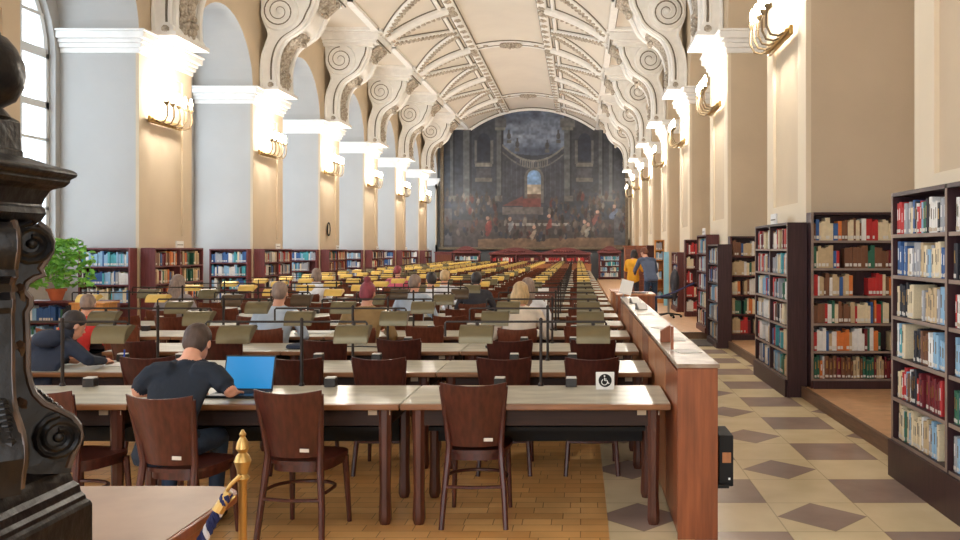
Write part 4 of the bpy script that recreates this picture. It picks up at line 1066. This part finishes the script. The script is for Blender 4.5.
# S-scroll brackets on the four faces
SC_ = [(30, 228), (44, 224), (53, 231), (57, 241), (56, 252), (50, 262), (46, 268), (49, 274), (40, 277), (33, 282), (30, 290), (36, 297), (36, 304), (32, 310), (33, 340), (33, 366), (36, 380), (40, 390), (50, 400), (62, 405), (76, 412), (83, 421), (85, 432), (81, 442), (77, 450), (73, 462), (72, 468), (5, 468), (5, 228)]
for a in range(4):
    T = Matrix.Rotation(a*PI/2+PI/4, 4, 'Z'); mb = MB(); P2 = lambda x, y: (PS(x, y)[0]*1.414-.02, PS(x, y)[1])
    q = [P2(*p) for p in SC_]; q = [(max(.03, x) if i < len(q)-2 else .02, z) for i, (x, z) in enumerate(q)]
    hw = .062
    mb.prism(q, 'y', -hw, hw, m_blackwood, T)
    for sy in (-1, 1):
        path = [(x-.008, sy*hw, z) for x, z in q[1:-3]]
        mb.tube(path, .009, m_blackwear, 6, T=T)
        for (cx, cy, r0) in ((38, 244, .036), (64, 432, .04)):
            c = P2(cx, cy); mb.tube([(u, sy*(hw+.006), z) for u, z in spiral(c[0]-.01, c[1], r0, 2, 26)], .008, m_blackwood, 5, T=T)
            mb.ell((c[0]-.01, sy*(hw+.006), c[1]), (.014, .012, .014), m_blackwood, T=T)
    for i in range(8):
        c = P2(40+5.0*i, 392+4*i)
        for sy in (-.035, 0, .035): mb.ell((c[0]+.004, sy, c[1]), (.017, .017, .014), m_blackwood, 7, 5, T=T)
    mb.build('scroll_bracket', t, 30)
    T2 = Matrix.Rotation(a*PI/2, 4, 'Z'); mb = MB()
    for z, w_, h_ in ((1.52, .035, .07), (1.36, .04, .08), (1.22, .05, .07), (1.12, .045, .045)):
        for sgn in (-1, 1):
            mb.tube([(.1+.012*math.cos(w2*.8), sgn*(.012+w_*math.sin(w2)*.7), z+h_*math.cos(w2)) for w2 in [i*.35 for i in range(10)]], [.013-.0008*i for i in range(10)], m_blackwear, 6, T=T2)
    mb.build('leaf_carving', t)
# rounded table
t = thing('rounded_table', 'worn brown table with rounded corner in the bottom left foreground', 'table', (-1.9, 3.05, 0))
pts = [(-.75, .45), (.44, .45)]+[(.44+.14*math.sin(a), .31+.14*math.cos(a)) for a in [PI/2*i/8 for i in range(1, 9)]]+[(.575, -.2)]+[(.435+.14*math.cos(a), -.28-.12*math.sin(a)) for a in [PI/2*i/8 for i in range(1, 9)]]+[(-.75, -.4)]
MB().prism(pts, 'z', .715, .75, m_counter).build('edge_strip', t, 25, .004); MB().prism([(x*.985-.004, y*.97) for x, y in pts], 'z', .7505, .753, m_desktop2).build('tabletop', t, 25)
MB().prism([(x*.9-.02, y*.85) for x, y in pts], 'z', .62, .714, m_counter).build('apron', t, 25)
for x, y in ((.44, .3), (.44, -.26), (-.6, .3), (-.6, -.26)): MB().tube([(x, y, 0), (x, y, .62)], .028, m_counter, 8).build('leg', t)
# brass post with rope
t = thing('brass_post', 'slim brass stanchion post standing behind the rounded table', 'stanchion', (-1.19, 3.1, 0))
MB().lathe([(.14, 0), (.14, .02), (.05, .05), (.03, .08), (.014, .1)], m_brass, 24).build('foot', t)
MB().lathe([(.0145, .1), (.0145, .87), (.025, .885), (.017, .9), (.022, .92), (.03, .945), (.022, .965), (.014, .975), (.024, .99), (.02, 1.01), (.009, 1.03), (.012, 1.04), (.004, 1.055)], m_brass, 18).build('turned_shaft', t)
MB().tube([(0, -.02, .9), (-.03, -.03, .87), (-.05, -.03, .84), (-.045, -.03, .8), (-.02, -.02, .83)], .008, m_brass, 8).build('hook', t)
t = thing('twisted_rope', 'blue and white twisted rope hanging from the brass post', 'rope', (-1.19, 3.08, 0))
pa = [Vector(p) for p in ((-.035, -.03, .84), (-.075, -.04, .76), (-.11, -.06, .69), (-.135, -.1, .6), (-.15, -.16, .48), (-.16, -.22, .3))]
fine = []
for a, b in zip(pa[:-1], pa[1:]): fine += [a.lerp(b, i/8) for i in range(8)]
for ph, m_ in ((0, m_rope_b), (PI, m_rope_b), (PI/2, m_rope_w), (3*PI/2, m_rope_b)):
    MB().tube([(p.x+.012*math.cos(i*.75+ph), p.y+.012*math.sin(i*.75+ph), p.z) for i, p in enumerate(fine)], .0095, m_, 6).build('strand', t)
MB().tube([(-.03, -.028, .85), (-.05, -.034, .81), (-.064, -.038, .785)], [.012, .02, .022], m_brass, 10).build('end_cap', t)
# ------------------------------------------------------------------ people
def fuse(mb, name, segs, vox, parent=None):
    """voxel-fuse overlapping pieces to one continuous surface and give every face the material of its nearest piece"""
    me = mb.mesh(name+'_raw', 0); tmp = bpy.data.objects.new(name+'_raw', me); C.objects.link(tmp)
    rm = tmp.modifiers.new('r', 'REMESH'); rm.mode = 'VOXEL'; rm.voxel_size = vox; rm.use_smooth_shade = True
    sm = tmp.modifiers.new('s', 'SMOOTH'); sm.factor = .5; sm.iterations = 4
    dg = bpy.context.evaluated_depsgraph_get(); dg.update()
    out = bpy.data.meshes.new_from_object(tmp.evaluated_get(dg)); out.name = name
    bpy.data.objects.remove(tmp)
    mats = []; 
    for s in segs:
        if s[4] not in mats: mats.append(s[4])
    out.materials.clear()
    for m in mats: out.materials.append(m)
    A = np.array([s[0] for s in segs]); B = np.array([s[1] for s in segs]); ra = np.array([s[2] for s in segs]); rb_ = np.array([s[3] for s in segs]); mi = np.array([mats.index(s[4]) for s in segs])
    n = len(out.polygons); c = np.zeros(n*3, np.float32); out.polygons.foreach_get('center', c); c = c.reshape(-1, 3)
    d = B-A; L2 = (d**2).sum(1)+1e-9; res = np.zeros(n, int)
    for i in range(0, n, 20000):
        p = c[i:i+20000, None]-A[None]; t_ = np.clip((p*d[None]).sum(2)/L2, 0, 1); q = np.linalg.norm(p-t_[..., None]*d[None], axis=2)-(ra+(rb_-ra)*t_)
        res[i:i+20000] = mi[q.argmin(1)]
    out.polygons.foreach_set('material_index', res); out.polygons.foreach_set('use_smooth', [True]*n); out.update()
    o = bpy.data.objects.new(name, out); C.objects.link(o)
    if parent: o.parent = parent
    return o
def person(label, loc, rz, top, legs, hair, hairstyle='short', sleeve='long', lean=.1, vox=.014, stand=False, armL=None, armR=None, head_turn=(0, 0, 0), scale=1., hands=False, head_fwd=.0, collar=None, group=None):
    """sits facing +y with the seat surface at z=.462 (or stands); built at real size"""
    t = thing('person', label, 'person', loc, rz, group); t.scale = (scale,)*3
    mb = MB(); S = []
    V = Vector
    def cap(a, b, ra, rb2, m, n=12):
        a, b = V(a), V(b); mb.tube([a-(b-a).normalized()*ra*.35, a, a.lerp(b, .33), a.lerp(b, .66), b, b+(b-a).normalized()*rb2*.35], [ra*.7, ra, ra+(rb2-ra)*.33, ra+(rb2-ra)*.66, rb2, rb2*.7], m, n)
        S.append((tuple(a), tuple(b), ra, rb2, m))
    def ball(c, r, m, rr=None, seg=True):
        mb.ell(c, r, m, 16, 12, rot=rr)
        if seg: S.append((tuple(c), tuple(c), min(r), min(r), m))
    ph = .56 if not stand else .9
    pel = V((0, 0, ph)); L = lean
    def tor(h, x=0, y=0):                                # a point on the leaning spine, h above the pelvis
        return V((x, y+math.sin(L)*h+.06*(h/.5)**2*(1 if L > .05 else 0), ph+math.cos(L)*h))
    # torso
    mb.loft([(tor(-.1), .15, .1, 0), (tor(-.04), .178, .125, 0), (tor(.06), .172, .12, L*.5), (tor(.16), .155, .108, L), (tor(.28), .172, .115, L), (tor(.38), .195, .12, L), (tor(.45), .2, .108, L), (tor(.5), .15, .08, L), (tor(.53), .08, .06, L)], top, 20)
    for h, r in ((-.02, .13), (.1, .13), (.22, .12), (.32, .12), (.42, .1)):
        for x in (-.06, 0, .06): S.append((tuple(tor(h, x)), tuple(tor(h+.02, x)), r, r, top if h > 0 else top))
    nk = tor(.53); hf = head_fwd; hc = nk+V((0, .06+hf, .125-hf*.5))
    cap(nk-V((0, .01, .04)), nk+V((0, .03+hf*.5, .06-hf*.2)), .062, .056, m_skin if not collar else collar)
    # shoulders and arms
    sl = sleeve
    for sgn, arm in ((-1, armL), (1, armR)):
        sh = tor(.455, sgn*.185); 
        if arm is None: el = tor(.2, sgn*.3, .1); wr = V((sgn*.16, tor(.2).y+.36, .785)) 
        else: el, wr = V(arm[0]), V(arm[1])
        cap(tor(.46, sgn*.08), sh, .07, .068, top)
        if sl == 'long': cap(sh, el, .062, .05, top); cap(el, wr, .048, .034, top)
        else:
            mid = sh.lerp(el, .72); cap(sh, mid, .066, .062, top); cap(mid, el, .046, .042, m_skin); cap(el, wr, .042, .028, m_skin)
        d = (wr-el).normalized(); side_ = V((0, 0, 1)).cross(d).normalized()
        if hands:                                        # palm, four curled fingers of unequal length, thumb off the side
            pc = wr+d*.05; cap(wr, pc+d*.03, .027, .03, m_skin); 
            for q, ln in zip((-1.5, -.5, .5, 1.5), (.062, .074, .07, .054)):
                a = pc+d*.035+side_*q*.0185; b = a+d*ln*.55+V((0, 0, .004)); c = b+d*ln*.4-V((0, 0, .024)); cap(a, b, .0095, .009, m_skin, 8); cap(b, c, .009, .0078, m_skin, 8)
            a = wr+d*.025-side_*sgn*-.024*-1; b = a-side_*sgn*-.03*-1+d*.03; cap(a, b, .012, .011, m_skin, 8); cap(b, b+d*.03-V((0, 0, .008)), .011, .009, m_skin, 8)
        else:
            cap(wr, wr+d*.06, .026, .028, m_skin)
            for q in (-1, 0, 1, 2): cap(wr+d*.06+side_*(q-.5)*.016, wr+d*.12+side_*(q-.5)*.018-V((0, 0, .02)), .011, .009, m_skin, 6)
            cap(wr+d*.03+side_*sgn*.02, wr+d*.075+side_*sgn*.045, .011, .01, m_skin, 6)
    # legs and shoes
    for sgn in (-1, 1):
        if stand: hp, kn, an = V((sgn*.09, 0, ph-.06)), V((sgn*.11, .02, .48)), V((sgn*.12, -.02, .09))
        else: hp, kn, an = V((sgn*.1, .04, .555)), V((sgn*.15, .43, .535)), V((sgn*.15, .36, .1))
        cap(hp, kn, .088, .062, legs); cap(kn, an, .06, .042, legs)
        mb.loft([(an+V((0, -.06, -.085)), .03, .012, 0), (an+V((0, -.05, -.06)), .04, .05, 0), (an+V((0, 0, -.03)), .042, .055, 0), (an+V((0, .02, 0)), .04, .045, 0)], m_black, 12)
        cap(an+V((0, -.03, -.06)), an+V((0, .13, -.065)), .038, .032, m_black)
    # head: skull, jaw, nose, ears, lips, brows
    Rh = Euler(head_turn).to_matrix()
    def H(x, y, z): return tuple(hc+Rh @ V((x, y, z)))
    ball(H(0, -.005, .035), (.076, .096, .092), m_skin, head_turn); ball(H(0, .02, -.035), (.058, .072, .075), m_skin, head_turn); S.append((H(0, .03, .0), H(0, .05, -.06), .06, .05, m_skin))
    cap(H(0, .085, .02), H(0, .108, -.012), .009, .014, m_skin, 8)
    ball(H(0, .09, -.048), (.024, .01, .009), m_skin, None, False)
    for sgn in (-1, 1): ball(H(sgn*.078, -.005, .0), (.01, .02, .032), m_skin, head_turn)
    o = fuse(mb, 'body', S, vox, t)
    e = MB()
    for sgn in (-1, 1): e.ell(H(sgn*.03, .078, .022), (.008, .006, .006), m_paper, 10, 8).ell(H(sgn*.03, .083, .022), (.005, .003, .005), m_black, 8, 6)
    e.build('eyes', t)
    # hair
    h = MB(); HS = []
    def hb(c, r): h.ell(c, r, hair, 16, 12, rot=head_turn); HS.append((c, c, min(r), min(r), hair))
    hb(H(0, -.016, .052), (.085, .098, .09)); hb(H(0, -.045, .01), (.079, .07, .085))
    if hairstyle == 'bun': hb(H(0, -.06, .15), (.042, .042, .038)); hb(H(0, -.05, -.01), (.078, .06, .08))
    if hairstyle == 'long':
        hb(H(0, -.055, -.03), (.095, .065, .12)); hb(H(0, -.07, -.15), (.1, .055, .14)); hb(H(0, -.08, -.24), (.085, .045, .1))
        for sgn in (-1, 1): hb(H(sgn*.075, -.01, -.07), (.03, .05, .13))
    if hairstyle == 'bob': 
        hb(H(0, -.05, -.04), (.095, .065, .1))
        for sgn in (-1, 1): hb(H(sgn*.07, 0, -.03), (.03, .055, .09))
    ho = fuse(h, 'hair', HS, max(.008, vox*.8), t)
    return t
# the man in black at the front desk
man = person('person in a black t-shirt sitting with back turned at the laptop, short hair', (-2.41, 5.1, 0), 0, m_navy, m_jeans, m_hair_brown, scale=.975, sleeve='short', lean=.47, vox=.0085, head_fwd=.08,
             armR=((.31, .2, .86), (.23, .45, .812)), armL=((-.27, .2, .86), (-.08, .47, .812)), hands=True, head_turn=(-.4, 0, 0))
# laptop
t = thing('laptop', 'open laptop with bright blue screen on the front desk', 'laptop', (-2.2, 5.67, TZ), -.05)
MB().box(-.17, .17, -.12, .12, 0, .016, m_laptop).build('base', t, 0, .004); MB().box(-.15, .15, -.02, .1, .0161, .018, m_black).build('keys', t, 0)
ld = MB().box(-.17, .17, 0, .008, 0, .235, m_laptop).build('lid', t, 0, .003); ld.location = (0, .12, .012); ld.rotation_euler.x = -.28
sc_ = MB().box(-.16, .16, -.0015, -.0001, .014, .224, m_screen).build('screen', ld, 0)
# hooded person at the left
hood = person('person in navy hooded top and cap writing at left of second row', (-4.24, 6.72, 0), -.25, m_hood, m_darkc, m_hair_dark, lean=.52, vox=.011, head_fwd=.08, head_turn=(-.45, 0, -.4), hands=True, scale=.96, armR=((.36, .26, .86), (.28, .5, .822)), armL=((-.3, .24, .86), (-.05, .46, .822)), collar=m_hood)
hb_ = MB(); hb_.ell((0, .22, 1.03), (.15, .09, .07), m_hood, 18, 10, rot=(.5, 0, 0)); hb_.build('hood', hood)
tag(MB().box(-.15, .15, -.105, .105, 0, .006, m_paper).build('open_notebook', None, 0, .002, loc=(-3.68, 7.17, TZ+.001)), 'open white notebook in front of the hooded person', 'notebook')
t = thing('pen', 'blue pen standing over the open notebook', 'pen', (-3.72, 7.17, TZ+.008)); MB().tube([(0, 0, 0), (.02, -.03, .12)], .006, m_blue, 8).build('barrel', t)
for q_, (lb, px, py, Y, top, hair, st) in enumerate(PP):
    cx, cy0, crz = chair_at[OCCI[q_]]
    person(lb, (cx, cy0+.0, 0), crz, top, m_darkc, hair, st, lean=.2 if 'red top' not in lb else .4, scale=1 if 'red top' not in lb else .92, vox=.014, head_turn=(-.3, 0, rj.uniform(-.4, .4)))
t = thing('wall_clock', 'small dark oval ringed plaque on third left pier', 'clock', (XL-.001, 27.2, 2.32))
MB().tube([(.02, .13*math.cos(a), .2*math.sin(a)) for a in [2*PI*i/24 for i in range(24)]], .02, m_black, 6, closed=True).build('ring', t); MB().prism([(.12*math.cos(a), .19*math.sin(a)) for a in [2*PI*i/24 for i in range(24)]], 'x', .0, .012, m_wall_cream).build('face', t, 0)
# two standing people by the reception
person('person in slate blue shirt and jeans bending over the reception counter', PX(651, 0, 21.2).xy.to_3d()+Vector((0, 0, .12)), .35, m_slate, m_jeans, m_hair_auburn, 'short', lean=.45, stand=True, vox=.014, armL=((-.25, .4, 1.05), (-.15, .62, .98)), armR=((.28, .3, 1.02), (.15, .58, .98)), head_turn=(-.4, 0, .4), head_fwd=.04)
person('person in mustard yellow cardigan standing left of the slate blue shirt', PX(633, 0, 22.4).xy.to_3d()+Vector((0, 0, .12)), -.5, m_mustard, m_darkc, m_hair_dark, 'bob', lean=.04, stand=True, vox=.016, scale=.93, armL=((-.26, .06, 1.12), (-.18, .3, 1.1)), armR=((.26, .06, 1.12), (.18, .3, 1.1)))
# loose things on desks
def flat(name, lb, cat, x, y, w_, d_, h_, m, rz=0, rnd=0):
    o = MB().box(-w_/2, w_/2, -d_/2, d_/2, 0, h_, m).build(name, None, 0, rnd, loc=(x, y, TZ+.001)); o.rotation_euler.z = rz; return tag(o, lb, cat)
o = MB().loft([((0, 0, 0), .17, .12, 0), ((0, 0, .012), .18, .13, 0), ((0, 0, .035), .17, .12, 0), ((0, 0, .045), .12, .08, 0)], m_hood, 24).build('laptop_sleeve', None, 40, loc=(-2.62, 8.38, TZ+.001)); tag(o, 'dark blue soft laptop sleeve lying on third row desk', 'case')
tag(MB().tube([(0, 0, 0), (.1, .08, .0), (.2, .02, .01), (.3, .12, .0), (.45, .06, 0), (.55, .12, 0)], .006, m_darkc, 6).build('charging_cable', None, loc=(-2.4, 8.36, TZ+.008)), 'dark charging cable trailing beside the blue laptop sleeve', 'cable')
flat('open_book', 'open white book on third row desk beside the centre', 'book', -1.3, 11.15, .34, .24, .02, m_paper, .1)
flat('paper_stack', 'white paper stack on a desk in the middle left rows', 'paper', -3.2, 11.2, .3, .22, .03, m_paper, -.1)
flat('paper_sheet', 'pale sheets of paper lying before the person in pale blue', 'paper', -3.0, 9.95, .4, .28, .012, m_paper, .05)
flat('black_notebook', 'black notebook on third row desk near the centre chair', 'notebook', -.82, 8.4, .16, .1, .02, m_black, .3)
t = thing('desk_notice', 'white paper notice standing on a middle row desk before the blond person', 'sign', (-.85, 13.1, TZ)); MB().box(-.06, .06, -.03, .03, 0, .008, m_paper).build('foot', t, 0); MB().box(-.06, .06, 0, .006, .008, .17, m_paper).build('card', t, 0)
o = thing('open_newspaper', 'large white sheet held up near the dark-haired person', 'newspaper', (-.8, 15.4, TZ)); MB().box(-.02, -.016, 0, .2, 0, .02, m_paper).build('lower_fold', o, 0); q = MB().box(-.24, .24, 0, .006, 0, .3, m_paper).build('page', o, 0); q.rotation_euler.x = -.5; q.location.z = .002

# ------------------------------------------------------------------ light
def world():
    w = bpy.data.worlds.new('sky'); bpy.context.scene.world = w; w.use_nodes = True; nt = w.node_tree
    b = nt.nodes['Background']; b.inputs[0].default_value = (*SKYC, 1); b.inputs[1].default_value = SKYS
world()
def area(name, loc, rot, sx, sy, power, col, portal=False):
    l = bpy.data.lights.new(name, 'AREA'); l.shape = 'RECTANGLE'; l.size = sx; l.size_y = sy; l.energy = power; l.color = col
    if portal: l.cycles.is_portal = True
    o = bpy.data.objects.new(name, l); C.objects.link(o); o.location = loc; o.rotation_euler = rot; return o
for i in range(1, len(YP)-1):
    c = (YP[i]+PL+YP[i+1])/2
    area('window_portal', (XL-RD-.32, c, 3.9), (0, -PI/2, 0), 5.3, 3.1, 1, (1, 1, 1), True)
area('fill_opening_portal', (CX, YB-.31, 2.75), (PI/2, 0, 0), 5, 5.5, 1, (1, 1, 1), True)  # sampling aid for the added fill opening
sc = bpy.context.scene
sc.view_settings.view_transform = 'Standard'; sc.view_settings.look = 'None'; sc.view_settings.gamma = 1; sc.view_settings.exposure = EXPO; sc.view_settings.use_curve_mapping = False
sc.cycles.use_denoising = True
try: sc.cycles.denoiser = 'OPENIMAGEDENOISE'
except Exception: pass
sc.cycles.max_bounces = 8; sc.cycles.diffuse_bounces = 5; sc.cycles.glossy_bounces = 3; sc.cycles.transparent_max_bounces = 6
sc.cycles.sample_clamp_indirect = 6; sc.cycles.caustics_reflective = False; sc.cycles.caustics_refractive = False
